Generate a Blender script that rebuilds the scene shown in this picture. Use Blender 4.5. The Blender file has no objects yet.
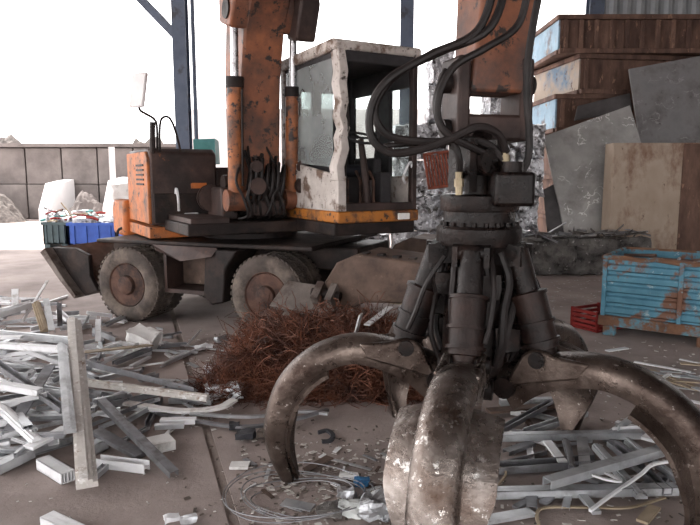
import bpy, bmesh, math, random
from mathutils import Vector, Matrix, noise
random.seed(7)
R = math.radians
S = bpy.context.scene
COL = S.collection

# ------------------------------------------------------------------ camera, world, sun
CAM_H, FPX, HORIZON = 1.85, 640.0, 175.0
PITCH = math.atan((262.5 - HORIZON) / FPX)
cam_d = bpy.data.cameras.new('camera'); cam = bpy.data.objects.new('camera', cam_d); COL.objects.link(cam)
cam.location = (0, 0, CAM_H); cam.rotation_euler = (math.pi / 2 - PITCH, 0, 0)
cam_d.sensor_width = 36; cam_d.lens = 36 * FPX / 700; cam_d.clip_start = 0.05; cam_d.clip_end = 400
S.camera = cam
W = bpy.data.worlds.new('overcast'); S.world = W; W.use_nodes = True
W.node_tree.nodes['Background'].inputs[0].default_value = (1.0, 0.985, 0.985, 1)
W.node_tree.nodes['Background'].inputs[1].default_value = 3.2
sun_d = bpy.data.lights.new('sun', 'SUN'); sun = bpy.data.objects.new('sun', sun_d); COL.objects.link(sun)
sun_d.energy = 9.0; sun_d.angle = R(2); sun_d.color = (1, .96, .9)
sun.location = (-12, 40, 30)
sun.rotation_euler = Vector((0.38, -0.34, -1)).to_track_quat('-Z', 'Y').to_euler()
S.view_settings.view_transform = 'Standard'; S.view_settings.look = 'None'
S.view_settings.gamma = 1; S.view_settings.use_curve_mapping = False
S.view_settings.exposure = 0.72

# pixel helpers: a pixel gives a direction, the distance comes from depth or height
cp, sp_ = math.cos(PITCH), math.sin(PITCH)
def ray(px, py):
    a, b = (px - 350) / FPX, (262.5 - py) / FPX
    return Vector((a, cp + b * sp_, -sp_ + b * cp))
def P(px, py, Y):
    d = ray(px, py); return Vector((0, 0, CAM_H)) + d * (Y / d.y)
def G(px, py, z=0.0):
    d = ray(px, py); return Vector((0, 0, CAM_H)) + d * ((z - CAM_H) / d.z)

# ------------------------------------------------------------------ materials
def lin(c):
    return tuple(((v / 255) / 12.92 if v / 255 <= .04045 else ((v / 255 + .055) / 1.055) ** 2.4) for v in c) + (1,)
def mat(name, c1, c2, scale=4, rough=.7, metal=0.0, bump=.2, patch=None, pscale=2.5, pthr=.55, psoft=.06,
        patch2=None, p2scale=9, p2thr=.62, rnd=0.0, rough2=None, stretch=None, bscale=None, pmetal=None, scratch=None, sscale=3, spec=.5):
    m = bpy.data.materials.new(name); m.use_nodes = True
    nt = m.node_tree; N, L = nt.nodes, nt.links
    bs = N['Principled BSDF']
    tc = N.new('ShaderNodeTexCoord'); src = tc.outputs['Object']
    oi = N.new('ShaderNodeObjectInfo')
    if rnd:
        ad = N.new('ShaderNodeVectorMath'); ad.operation = 'ADD'
        sc = N.new('ShaderNodeVectorMath'); sc.operation = 'SCALE'; sc.inputs[0].default_value = (37, 19, 11)
        L.new(oi.outputs['Random'], sc.inputs['Scale']); L.new(src, ad.inputs[0]); L.new(sc.outputs[0], ad.inputs[1]); src = ad.outputs[0]
    if stretch:
        mp = N.new('ShaderNodeMapping'); mp.inputs['Scale'].default_value = stretch
        L.new(src, mp.inputs[0]); src = mp.outputs[0]
    def nz(s, det=6, ro=.6):
        n = N.new('ShaderNodeTexNoise'); n.inputs['Scale'].default_value = s; n.inputs['Detail'].default_value = det
        n.inputs['Roughness'].default_value = ro; L.new(src, n.inputs['Vector']); return n.outputs['Fac']
    def ramp(f, a, b, ca=(0, 0, 0, 1), cb=(1, 1, 1, 1)):
        r = N.new('ShaderNodeValToRGB'); r.color_ramp.elements[0].position = a; r.color_ramp.elements[1].position = b
        r.color_ramp.elements[0].color = ca; r.color_ramp.elements[1].color = cb; L.new(f, r.inputs[0]); return r.outputs[0]
    def mix(f, a, b):
        x = N.new('ShaderNodeMix'); x.data_type = 'RGBA'; L.new(f, x.inputs[0])
        L.new(a, x.inputs[6])
        if isinstance(b, tuple): x.inputs[7].default_value = b
        else: L.new(b, x.inputs[7])
        return x.outputs[2]
    base = nz(scale); col = ramp(base, .3, .7, lin(c1), lin(c2))
    mask = None
    if patch:
        mask = ramp(nz(pscale, 8, .65), pthr - psoft, pthr + psoft); col = mix(mask, col, lin(patch))
    if patch2:
        mk2 = ramp(nz(p2scale, 8, .7), p2thr - .03, p2thr + .03); col = mix(mk2, col, lin(patch2))
    if scratch:
        vo = N.new('ShaderNodeTexVoronoi'); vo.feature = 'DISTANCE_TO_EDGE'; vo.inputs['Scale'].default_value = sscale
        ds = N.new('ShaderNodeTexNoise'); ds.inputs['Scale'].default_value = 3; ds.inputs['Detail'].default_value = 4; L.new(src, ds.inputs['Vector'])
        av = N.new('ShaderNodeVectorMath'); av.operation = 'ADD'; L.new(src, av.inputs[0]); L.new(ds.outputs['Color'], av.inputs[1]); L.new(av.outputs[0], vo.inputs['Vector'])
        ln = ramp(vo.outputs['Distance'], .0, .02, (1, 1, 1, 1), (0, 0, 0, 1)); gate = ramp(nz(2.3, 3), .5, .56)
        mu = N.new('ShaderNodeMath'); mu.operation = 'MULTIPLY'; L.new(ln, mu.inputs[0]); L.new(gate, mu.inputs[1])
        col = mix(mu.outputs[0], col, lin(scratch))
    if rnd:
        hv = N.new('ShaderNodeHueSaturation'); mr = N.new('ShaderNodeMapRange')
        mr.inputs[3].default_value = 1 - rnd; mr.inputs[4].default_value = 1 + rnd
        L.new(oi.outputs['Random'], mr.inputs[0]); L.new(mr.outputs[0], hv.inputs['Value']); L.new(col, hv.inputs['Color']); col = hv.outputs[0]
    L.new(col, bs.inputs['Base Color'])
    bs.inputs['Metallic'].default_value = metal; bs.inputs['Specular IOR Level'].default_value = spec
    if pmetal is not None and mask is not None:
        mm = N.new('ShaderNodeMapRange'); mm.inputs[3].default_value = metal; mm.inputs[4].default_value = pmetal
        L.new(mask, mm.inputs[0]); L.new(mm.outputs[0], bs.inputs['Metallic'])
    rr = N.new('ShaderNodeMapRange'); rr.inputs[1].default_value = .3; rr.inputs[2].default_value = .7
    rr.inputs[3].default_value = rough; rr.inputs[4].default_value = rough2 if rough2 is not None else min(1, rough + .15)
    L.new(nz((bscale or scale) * 1.7), rr.inputs[0]); L.new(rr.outputs[0], bs.inputs['Roughness'])
    if bump:
        bp = N.new('ShaderNodeBump'); bp.inputs['Strength'].default_value = bump; bp.inputs['Distance'].default_value = .02
        L.new(nz((bscale or scale) * 3, 8, .7), bp.inputs['Height']); L.new(bp.outputs[0], bs.inputs['Normal'])
    return m
M = {}
M['floor'] = mat('dirty_concrete', (142, 129, 125), (172, 158, 152), 1.1, .85, 0, .4, (120, 107, 103), .8, .6, .14, (190, 181, 175), 7, .68, bscale=9)
M['gap'] = mat('dirt_gap', (122, 110, 105), (146, 133, 126), 9, .95, 0, .5)
M['orange'] = mat('worn_orange_paint', (168, 88, 34), (196, 116, 54), 3, .55, 0, .15, (98, 64, 46), 3, .55, .09, (58, 44, 38), 11, .59)
M['boom'] = mat('grimy_orange_paint', (122, 74, 52), (156, 96, 64), 2.5, .5, 0, .2, (78, 55, 47), 2.2, .5, .12, (46, 37, 34), 8, .58)
M['cylorange'] = mat('grimy_cylinder_paint', (150, 84, 42), (182, 110, 62), 3, .5, 0, .2, (84, 58, 46), 3.5, .5, .12, (50, 38, 34), 9, .56)
M['brownpaint'] = mat('oily_brown_steel', (52, 40, 38), (84, 64, 58), 3, .5, .3, .25, (40, 30, 28), 2, .52, .1, (128, 78, 44), 6, .68)
M['black'] = mat('greasy_black_steel', (22, 18, 18), (46, 38, 36), 4, .5, .2, .3, (62, 48, 42), 3, .6, .1, spec=.25)
M['grease'] = mat('greasy_hub_steel', (11, 8, 8), (30, 22, 20), 9, .2, .1, .4, (48, 36, 32), 7, .6, .08, (104, 92, 84), 26, .72, rough2=.5, bscale=7, spec=.25)
M['cyl'] = mat('dirty_brown_cylinder', (28, 19, 17), (52, 36, 31), 6, .32, .1, .3, (17, 13, 13), 4, .52, .1, (96, 80, 72), 24, .74, bscale=7, spec=.22)
M['tine'] = mat('worn_highlit_tine_steel', (82, 70, 64), (134, 121, 113), 3, .2, .85, .35, (54, 42, 37), 3.4, .52, .14, (180, 172, 166), 22, .65, rough2=.48, bscale=7)  # dark rust streaks; pale flecks are polished spots plus painted-in highlights
M['tine2'] = mat('polished_highlit_tine_steel', (118, 107, 101), (186, 178, 172), 5, .17, .92, .4, (82, 66, 57), 4, .54, .14, (214, 210, 206), 18, .61, rough2=.4, bscale=8)  # front tine: polished steel, with bright highlights also painted as pale flecks
M['chrome'] = mat('cylinder_rod', (150, 148, 150), (196, 194, 196), 6, .22, .9, .05, (90, 80, 76), 5, .62, .08)
M['rubber'] = mat('worn_rubber', (60, 53, 50), (92, 82, 76), 6, .85, 0, .4, (116, 104, 94), 3, .6, .1)
M['hose'] = mat('black_hose', (19, 16, 16), (38, 31, 30), 8, .45, 0, .15, spec=.35)
M['rim'] = mat('rusty_rim', (66, 46, 40), (100, 72, 60), 6, .75, .2, .3, (50, 38, 34), 4, .55)
M['cabwhite'] = mat('battered_white_paint', (160, 150, 144), (206, 198, 192), 4, .55, 0, .25, (104, 84, 72), 4.2, .57, .05, (60, 48, 44), 9, .62)
M['cabdark'] = mat('cab_interior', (30, 28, 30), (52, 48, 50), 4, .7, 0, .15)
M['seat'] = mat('seat_fabric', (28, 28, 34), (46, 46, 54), 8, .9, 0, .2)
M['yellow'] = mat('skirt_yellow', (164, 98, 32), (196, 126, 50), 4, .55, 0, .15, (92, 60, 42), 4, .52, .08, (60, 44, 38), 9, .58)
M['outrig'] = mat('dusty_brown_steel', (78, 61, 52), (110, 89, 77), 3, .7, .1, .25, (58, 44, 38), 2.5, .53, .12, (128, 110, 96), 9, .66)
M['pad'] = mat('dusty_pad_steel', (92, 84, 80), (126, 116, 110), 5, .7, .3, .3, (70, 56, 50), 3, .55)
M['wire'] = mat('rusty_wire', (88, 50, 36), (138, 86, 62), 3, .6, .2, 0, (58, 34, 27), 4, .53, .12)
M['wirecore'] = mat('rusty_wire_core', (40, 20, 14), (84, 42, 26), 14, .9, 0, .8)
M['alu'] = mat('aluminium', (158, 160, 164), (204, 206, 208), 5, .35, .55, .08, (132, 130, 130), 4, .6, .08, rnd=.14)
M['aluwhite'] = mat('white_coated_aluminium', (206, 206, 208), (236, 236, 238), 5, .45, .1, .06, (172, 166, 160), 6, .64, .06, rnd=.08)
M['aludark'] = mat('dull_grey_aluminium', (112, 112, 116), (150, 150, 154), 5, .4, .5, .1, (92, 88, 86), 4, .58, .08, rnd=.14)
M['plank'] = mat('scuffed_white_profile', (186, 180, 174), (216, 211, 206), 9, .6, 0, .3, (150, 130, 116), 9, .62, .06, (232, 230, 228), 14, .6)
M['foil'] = mat('crumpled_foil', (176, 178, 182), (226, 228, 232), 8, .25, .85, .5, (110, 106, 108), 7, .58, .1, rnd=.1)
M['bale'] = mat('crushed_scrap_metal', (128, 126, 128), (206, 206, 210), 9, .25, .8, .9, (62, 58, 58), 6, .58, .06, (232, 232, 236), 10, .58, rnd=.15, bscale=7)
M['balegrey'] = mat('dull_crushed_scrap', (70, 66, 64), (128, 124, 120), 8, .5, .4, .9, (44, 40, 40), 4, .54, .08, (164, 160, 156), 12, .63, rnd=.1, bscale=7)
M['rust'] = mat('rusty_container', (88, 66, 58), (126, 98, 84), 2.5, .8, .1, .3, (66, 48, 42), 1.8, .55, .12, (150, 118, 98), 6, .63, rnd=.08, stretch=(1.4, 1.4, .5))
M['rustblue'] = mat('faded_blue_paint', (118, 146, 166), (150, 178, 196), 2, .7, 0, .2, (96, 72, 60), 1.8, .58, .07, (150, 136, 124), 5, .62, rnd=.05)
M['rustbeige'] = mat('faded_beige_blue_paint', (142, 126, 112), (166, 152, 138), 2, .7, 0, .2, (96, 118, 138), 1.2, .56, .08, (92, 68, 56), 5, .62)
M['skipblue'] = mat('chipped_blue_paint', (52, 98, 118), (88, 138, 156), 3, .65, 0, .25, (104, 72, 56), 2.8, .55, .03, (140, 158, 164), 9, .63)
M['skiprust'] = mat('skip_rust', (84, 58, 44), (124, 90, 68), 6, .8, .1, .3, (86, 130, 146), 5, .56, .05)
M['slab'] = mat('scratched_grey_panel', (142, 140, 138), (170, 167, 164), 2, .6, .1, .12, (122, 118, 116), 1.6, .57, .1, (96, 92, 90), 7, .7, scratch=(226, 224, 222), sscale=1.4)
M['slabdark'] = mat('dark_grey_panel', (118, 117, 118), (142, 140, 140), 2, .6, .1, .12, (100, 96, 96), 2, .55, .1, (70, 64, 62), 8, .67, scratch=(150, 148, 148), sscale=1.1)
M['slabblack'] = mat('charcoal_panel', (66, 63, 64), (92, 88, 88), 3, .65, .1, .12)
M['beige'] = mat('rusty_beige_steel', (154, 136, 120), (178, 162, 146), 2, .75, .05, .2, (120, 90, 74), 1.9, .58, .08, (92, 70, 60), 9, .67, stretch=(1, 1, .6))
M['redcrate'] = mat('red_plastic', (120, 26, 24), (152, 40, 34), 5, .5, 0, .05)
M['clad'] = mat('grey_cladding', (134, 140, 144), (156, 160, 164), 2, .5, .3, .03)
M['column'] = mat('blue_grey_column_paint', (70, 80, 98), (92, 102, 120), 3, .6, 0, .05, (60, 62, 70), 3, .6)
M['concrete'] = mat('bunker_concrete', (92, 85, 83), (116, 108, 105), .9, .9, 0, .2, (78, 72, 70), .6, .55, .1, rnd=.06)
M['palewall'] = mat('pale_concrete', (196, 192, 192), (214, 211, 211), .8, .9, 0, .05)
M['gravel'] = mat('dark_gravel', (60, 56, 54), (110, 102, 98), 8, .95, 0, .9)
M['binblue'] = mat('blue_plastic', (30, 66, 150), (48, 90, 178), 4, .5, 0, .05)
M['bingreen'] = mat('dark_green_plastic', (46, 62, 66), (66, 84, 88), 4, .5, 0, .05)
M['teal'] = mat('teal_paint', (54, 116, 116), (84, 148, 146), 4, .5, 0, .05)
M['plasticwhite'] = mat('white_plastic', (214, 212, 210), (236, 234, 232), 5, .5, 0, .3, (180, 176, 172), 5, .6)
M['bag'] = mat('crumpled_plastic_bag', (186, 190, 188), (228, 230, 228), 6, .4, 0, .7, (110, 134, 118), 9, .66, .04)
M['bluecloth'] = mat('blue_cloth', (24, 74, 118), (50, 112, 156), 14, .8, 0, .5)
M['blackrubber'] = mat('black_rubber', (28, 28, 32), (46, 46, 52), 6, .6, 0, .1)
M['chips'] = mat('pale_chips', (170, 164, 158), (220, 216, 212), 20, .6, .1, 0)
M['chipsdark'] = mat('dark_chips', (70, 62, 58), (120, 108, 98), 12, .8, .1, 0)
M['straw'] = mat('yellowed_strip', (140, 124, 102), (168, 152, 130), 8, .6, 0, .1)
M['redgrille'] = mat('rust_red_grating', (112, 56, 42), (146, 80, 60), 6, .8, .1, .3)
M['brass'] = mat('brass_fitting', (120, 108, 88), (156, 144, 120), 8, .4, .7, .1)
M['lamp'] = mat('headlight_glass', (214, 212, 206), (236, 234, 230), 4, .2, 0, 0)
M['roof'] = mat('roof_sheet', (110, 110, 112), (134, 134, 136), 2, .7, .1, .03)
M['mirror'] = mat('mirror_back', (212, 208, 208), (232, 230, 230), 4, .4, 0, .02)
def glass_mat(name, lo, hi):
    m = bpy.data.materials.new(name); m.use_nodes = True; nt = m.node_tree; N, L = nt.nodes, nt.links
    b = N['Principled BSDF']; out = N['Material Output']
    b.inputs['Base Color'].default_value = lin((150, 154, 154)); b.inputs['Roughness'].default_value = .12
    t = N.new('ShaderNodeBsdfTransparent'); t.inputs[0].default_value = (.88, .93, .92, 1)
    n = N.new('ShaderNodeTexNoise'); n.inputs['Scale'].default_value = 2.2; n.inputs['Detail'].default_value = 6
    tc = N.new('ShaderNodeTexCoord'); L.new(tc.outputs['Object'], n.inputs['Vector'])
    r = N.new('ShaderNodeMapRange'); r.inputs[1].default_value = .35; r.inputs[2].default_value = .7; r.inputs[3].default_value = lo; r.inputs[4].default_value = hi
    L.new(n.outputs['Fac'], r.inputs[0])
    x = N.new('ShaderNodeMixShader'); L.new(r.outputs[0], x.inputs[0]); L.new(t.outputs[0], x.inputs[1]); L.new(b.outputs[0], x.inputs[2])
    L.new(x.outputs[0], out.inputs['Surface']); return m
M['glass'] = glass_mat('dusty_glass', .45, .8)
M['clearglass'] = glass_mat('clear_glass', .12, .3)

# ------------------------------------------------------------------ mesh builder
def frame(o, x, y, z=None):
    x = Vector(x).normalized(); y = Vector(y); y = (y - x * y.dot(x)).normalized(); z = x.cross(y)
    m = Matrix.Identity(4)
    for i in range(3):
        m[i][0], m[i][1], m[i][2], m[i][3] = x[i], y[i], z[i], o[i]
    return m
def catmull(pts, n=6):
    p = [Vector(q) for q in pts]; p = [p[0] * 2 - p[1]] + p + [p[-1] * 2 - p[-2]]; out = []
    for i in range(1, len(p) - 2):
        for k in range(n):
            t = k / n; a, b, c, d = p[i - 1], p[i], p[i + 1], p[i + 2]
            out.append(.5 * (2 * b + (c - a) * t + (2 * a - 5 * b + 4 * c - d) * t * t + (3 * b - a - 3 * c + d) * t ** 3))
    out.append(p[-2]); return out
class MB:
    def __init__(s, m=None): s.v = []; s.f = []; s.m = m or Matrix.Identity(4)
    def add(s, vs, fs):
        o = len(s.v); s.v += [s.m @ Vector(v) for v in vs]; s.f += [tuple(i + o for i in f) for f in fs]; return s
    def box(s, x0, x1, y0, y1, z0, z1):
        return s.add([(x0, y0, z0), (x1, y0, z0), (x1, y1, z0), (x0, y1, z0), (x0, y0, z1), (x1, y0, z1), (x1, y1, z1), (x0, y1, z1)],
                     [(0, 3, 2, 1), (4, 5, 6, 7), (0, 1, 5, 4), (1, 2, 6, 5), (2, 3, 7, 6), (3, 0, 4, 7)])
    def prism(s, poly, a0, a1, plane='xz'):
        n = len(poly)
        def v(p, a): return {'xz': (p[0], a, p[1]), 'xy': (p[0], p[1], a), 'yz': (a, p[0], p[1])}[plane]
        return s.add([v(p, a0) for p in poly] + [v(p, a1) for p in poly],
                     [tuple(range(n))[::-1], tuple(range(n, 2 * n))] + [(i, (i + 1) % n, n + (i + 1) % n, n + i) for i in range(n)])
    def tube(s, pts, r, n=10, closed=False):
        pts = [Vector(p) for p in pts]; k = len(pts); rs = r if isinstance(r, (list, tuple)) else [r] * k
        vs = []; fs = []; up = None
        for i, p in enumerate(pts):
            a = pts[(i - 1) % k] if (closed or i) else p; b = pts[(i + 1) % k] if (closed or i < k - 1) else p
            t = (b - a)
            t = t.normalized() if t.length > 1e-9 else Vector((0, 0, 1))
            if up is None: up = t.orthogonal().normalized()
            up = (up - t * up.dot(t))
            up = up.normalized() if up.length > 1e-6 else t.orthogonal().normalized()
            w = t.cross(up)
            for j in range(n):
                q = 2 * math.pi * j / n; vs.append(p + (up * math.cos(q) + w * math.sin(q)) * rs[i])
        for i in range(k if closed else k - 1):
            i2 = (i + 1) % k
            for j in range(n): fs.append((i * n + j, i * n + (j + 1) % n, i2 * n + (j + 1) % n, i2 * n + j))
        if not closed: fs += [tuple(range(n))[::-1], tuple(range((k - 1) * n, k * n))]
        return s.add(vs, fs)
    def cyl(s, a, b, r, n=16): return s.tube([a, b], r, n)
    def lathe(s, prof, n=24, closed=False):      # (r, axial) about local z
        vs = []; fs = []; k = len(prof)
        for r, z in prof:
            for j in range(n):
                q = 2 * math.pi * j / n; vs.append((r * math.cos(q), r * math.sin(q), z))
        for i in range(k if closed else k - 1):
            i2 = (i + 1) % k
            for j in range(n): fs.append((i * n + j, i * n + (j + 1) % n, i2 * n + (j + 1) % n, i2 * n + j))
        if not closed: fs += [tuple(range(n))[::-1], tuple(range((k - 1) * n, k * n))]
        return s.add(vs, fs)
    def sheet(s, corners, t):                    # quad of points given thickness t
        a, b, c, d = [Vector(q) for q in corners]; nrm = (b - a).cross(d - a).normalized() * t
        return s.add([a, b, c, d, a + nrm, b + nrm, c + nrm, d + nrm],
                     [(0, 3, 2, 1), (4, 5, 6, 7), (0, 1, 5, 4), (1, 2, 6, 5), (2, 3, 7, 6), (3, 0, 4, 7)])
    def crumple(s, size, amp, n=8, freq=3.0, seed=0.0):   # a crumpled block centred on the origin
        bm = bmesh.new(); bmesh.ops.create_cube(bm, size=1)
        bmesh.ops.subdivide_edges(bm, edges=bm.edges[:], cuts=n - 1, use_grid_fill=True)
        off = Vector((seed * 3.7, seed * 1.9, seed * 5.3))
        for v in bm.verts:
            p = Vector((v.co.x * size[0], v.co.y * size[1], v.co.z * size[2]))
            d = noise.noise_vector(p * freq + off) * amp + noise.noise_vector(p * freq * 2.7 + off) * amp * .6
            v.co = p + d
        bm.verts.index_update()
        vs = [v.co.copy() for v in bm.verts]; fs = [tuple(v.index for v in f.verts) for f in bm.faces]; bm.free()
        return s.add(vs, fs)
    def build(s, name, m, parent=None, smooth=35, bevel=0, loc=None):
        o0 = Vector((0, 0, 0))
        if parent is not None:
            r = parent
            while r.parent: r = r.parent
            o0 = r.location.copy()
        elif loc is not None: o0 = Vector(loc)
        me = bpy.data.meshes.new(name); me.from_pydata([v - o0 for v in s.v], [], s.f)
        bm = bmesh.new(); bm.from_mesh(me); bmesh.ops.recalc_face_normals(bm, faces=bm.faces); bm.to_mesh(me); bm.free()
        if smooth:
            me.polygons.foreach_set('use_smooth', [True] * len(me.polygons)); me.set_sharp_from_angle(angle=R(smooth))
        me.materials.append(M[m]); o = bpy.data.objects.new(name, me); COL.objects.link(o)
        if parent is not None: o.parent = parent
        elif loc is not None: o.location = o0
        if bevel:
            b = o.modifiers.new('bevel', 'BEVEL'); b.width = bevel; b.segments = 2; b.limit_method = 'ANGLE'; b.angle_limit = R(40)
        return o
def tag(o, label, cat=None, group=None, kind=None):
    if label: o['label'] = label
    if cat: o['category'] = cat
    if group: o['group'] = group
    if kind: o['kind'] = kind
    return o
def thing(name, label, cat, loc, group=None):
    o = bpy.data.objects.new(name, None); COL.objects.link(o); o.location = loc; o.empty_display_size = .2
    return tag(o, label, cat, group)

# ------------------------------------------------------------------ the setting
base = MB().box(-70, 70, -25, 90, -.3, -.014).build('floor', 'gap'); tag(base, 'dusty brown-grey concrete yard floor with a sunken joint', kind='structure')
ja, jb = G(190, 384), G(229, 525)
jd = (ja - jb).normalized(); jn = Vector((jd.y, -jd.x, 0))
far, near = jb + jd * 60, jb - jd * 22
MB().prism([(near.x, near.y), (near.x - 70, near.y), (far.x - 70, far.y), (far.x, far.y)], -.014, 0, 'xy').build('slab', 'floor', base, 0)
n2, f2 = near + jn * .06, far + jn * .06
MB().prism([(n2.x, n2.y), (f2.x, f2.y), (f2.x + 80, f2.y), (n2.x + 80, n2.y)], -.014, -.002, 'xy').build('slab', 'floor', base, 0)

# shed roof overhead, posts along its open side
ceil = MB().box(-13, 16, -8, 18.6, 7.9, 8.1).build('ceiling', 'roof', None, 0); ceil['kind'] = 'structure'
wbk = MB().box(-13, 16, -8.2, -8, 4.4, 7.9).build('rear_light_blocker', 'roof', None, 0); wbk['kind'] = 'structure'  # unseen high screen behind the camera, added to cut frontal sky light
wsd = MB().box(16, 16.2, -8, 17.3, 0, 7.9).build('side_light_blocker', 'roof', None, 0); wsd['kind'] = 'structure'  # unseen right-hand screen, added so light comes mainly from the left
def column(px, w, Y, label, brace):
    p = P(px, 150, Y); t = thing('steel_column', label, 'column', (p.x, Y, 0))
    m = MB(frame((p.x, Y, 0), (1, 0, 0), (0, 1, 0)))
    m.box(-w / 2, w / 2, -.15, -.125, 0, 7.9).box(-w / 2, w / 2, .125, .15, 0, 7.9).box(-.012, .012, -.125, .125, 0, 7.9)
    m.build('flange_beam', 'column', t, 0)
    MB(m.m).box(-.28, .28, -.28, .28, 0, .03).build('base_plate', 'column', t, 0)
    if brace:
        a = P(178, 38, Y) - Vector((p.x, Y, 0)); b = P(132, -10, Y) - Vector((p.x, Y, 0)); d = (b - a)
        MB(m.m).tube([a + Vector((0.1, 0, -.1)), b + d * 1.2], .11, 4).build('brace', 'column', t, 0)
        q = P(194.5, 60, Y)
        MB().cyl((q.x, Y - .05, 0), (q.x, Y - .05, 7.9), .045, 8).build('downpipe', 'column', t)
    return t
column(184.5, .29, 14.3, 'blue-grey steel roof post behind the excavator boom, with a diagonal brace', True)
column(405.5, .27, 14.3, 'blue-grey steel roof post rising behind the excavator cab roof', False)
column(588, .36, 16.6, 'dark roof post at the top right above the rusty containers', False)

# far wall of the bunkers: precast panels side by side
wr = P(190, 145, 27)
wb = MB().box(-34, wr.x, 27.1, 27.3, 0, 3.0).build('wall_back', 'concrete', None, 0); wb['kind'] = 'structure'
x = -30.0
while x < wr.x - 1.2:
    for k, (z0, z1) in enumerate(((0.02, 1.45), (1.48, 2.95))):
        MB().box(x + .02, x + 1.46, 26.95 - random.uniform(0, .03), 27.1, z0, z1).build('panel', 'concrete', wb, 0, .02)
    x += 1.5
MB().box(-34, wr.x, 26.85, 27.4, 3.0, 3.14).build('coping', 'concrete', wb, 0)
wf = MB().box(P(190, 110, 24).x, 4.5, 24, 24.25, 0, P(300, 109, 24).z).build('wall_far', 'palewall', None, 0); wf['kind'] = 'structure'
for px0, px1, yb, ytop, nm in ((30, 36, 24.0, 184, 'wall_bunker_left'), (96, 116, 24.0, 181, 'wall_bunker_right')):
    a, b = P(px0, 200, 24), P(px1, 200, 24)
    z = P(px0, ytop, 24).z
    w = MB().prism([(24.6, 0), (26.9, 0), (26.9, z + .15), (25.3, z), (24.6, z * .35)], a.x, a.x + .45, 'yz').build(nm, 'palewall', None, 0); w['kind'] = 'structure'
pp = P(112.5, 170, 21)
t = thing('white_post', 'slim white post standing in front of the bunker wall', 'post', (pp.x, 21, 0))
MB().box(pp.x - .075, pp.x + .075, 20.93, 21.07, 0, P(112, 147, 21).z).build('shaft', 'palewall', t, 0)
MB().box(pp.x - .2, pp.x + .2, 20.8, 21.2, 0, .05).build('foot', 'palewall', t, 0)
def heap(name, label, cat, cx, cy, rx, ry, h, m, amp=.12, n=26, seed=1.0, kind='stuff', freq=2.2):
    mb = MB(); vs = []; fs = []
    for i in range(n + 1):
        for j in range(n + 1):
            u, v = i / n * 2 - 1, j / n * 2 - 1; d = math.hypot(u, v)
            z = max(0, 1 - d ** 1.6) * h
            q = Vector((u * rx, v * ry, seed))
            if d < 1: z += (noise.noise(q * freq) + .6 * noise.noise(q * freq * 2.7)) * amp * min(1, (1 - d) * 4)
            vs.append((cx + u * rx, cy + v * ry, max(0.0, z) - (.01 if d >= .98 else 0)))
    for i in range(n):
        for j in range(n):
            a = i * (n + 1) + j; fs.append((a, a + 1, a + n + 2, a + n + 1))
    o = mb.add(vs, fs).build(name, m, None, 0, loc=(cx, cy, 0)); return tag(o, label, cat, kind=kind)
g = P(2, 200, 25.2)
heap('gravel_heap', 'dark gravel heap at the foot of the far left bunker wall', 'gravel', g.x - .95, 25.5, 1.6, 1.3, 1.35, 'gravel', .25)
g = P(66, 200, 25.4)
heap('rubble_heap', 'grey rubble heap between the pale bunker dividers', 'rubble', g.x + .8, 25.6, .85, 1.2, 1.1, 'concrete', .4, seed=4)
for px, w in ((8, 1.1), (150, 1.6)):
    g = P(px, 145, 30)
    heap('earth_mound', 'low dark mound showing over the far wall, ' + ('at the left picture edge' if px < 50 else 'right of the white post'), 'mound', g.x, 30, 2.6, 1.6, P(px, 138, 30).z, 'gravel', .5, seed=px, kind='stuff')

# corrugated cladding at the top right
a = P(599, 10, 17.5); zb = P(650, 16.5, 17.5).z
prof = []; n = 90
for i in range(n + 1):
    prof.append((a.x + i * .09, (.03 if (i // 2) % 2 else -.03)))
mb = MB(); vs = []; fs = []
for i, (px_, y_) in enumerate(prof): vs += [(px_, 17.5 + y_, zb), (px_, 17.5 + y_, zb + 3.5)]
for i in range(n): fs.append((2 * i, 2 * i + 2, 2 * i + 3, 2 * i + 1))
cw = mb.add(vs, fs).build('wall_right', 'clad', None, 0); cw['kind'] = 'structure'
so = cw.modifiers.new('solid', 'SOLIDIFY'); so.thickness = .01
wl = MB().box(a.x + 1.8, a.x + 8, 17.62, 17.85, 0, zb + 1).build('wall_lower', 'beige', None, 0); wl['kind'] = 'structure'

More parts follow.
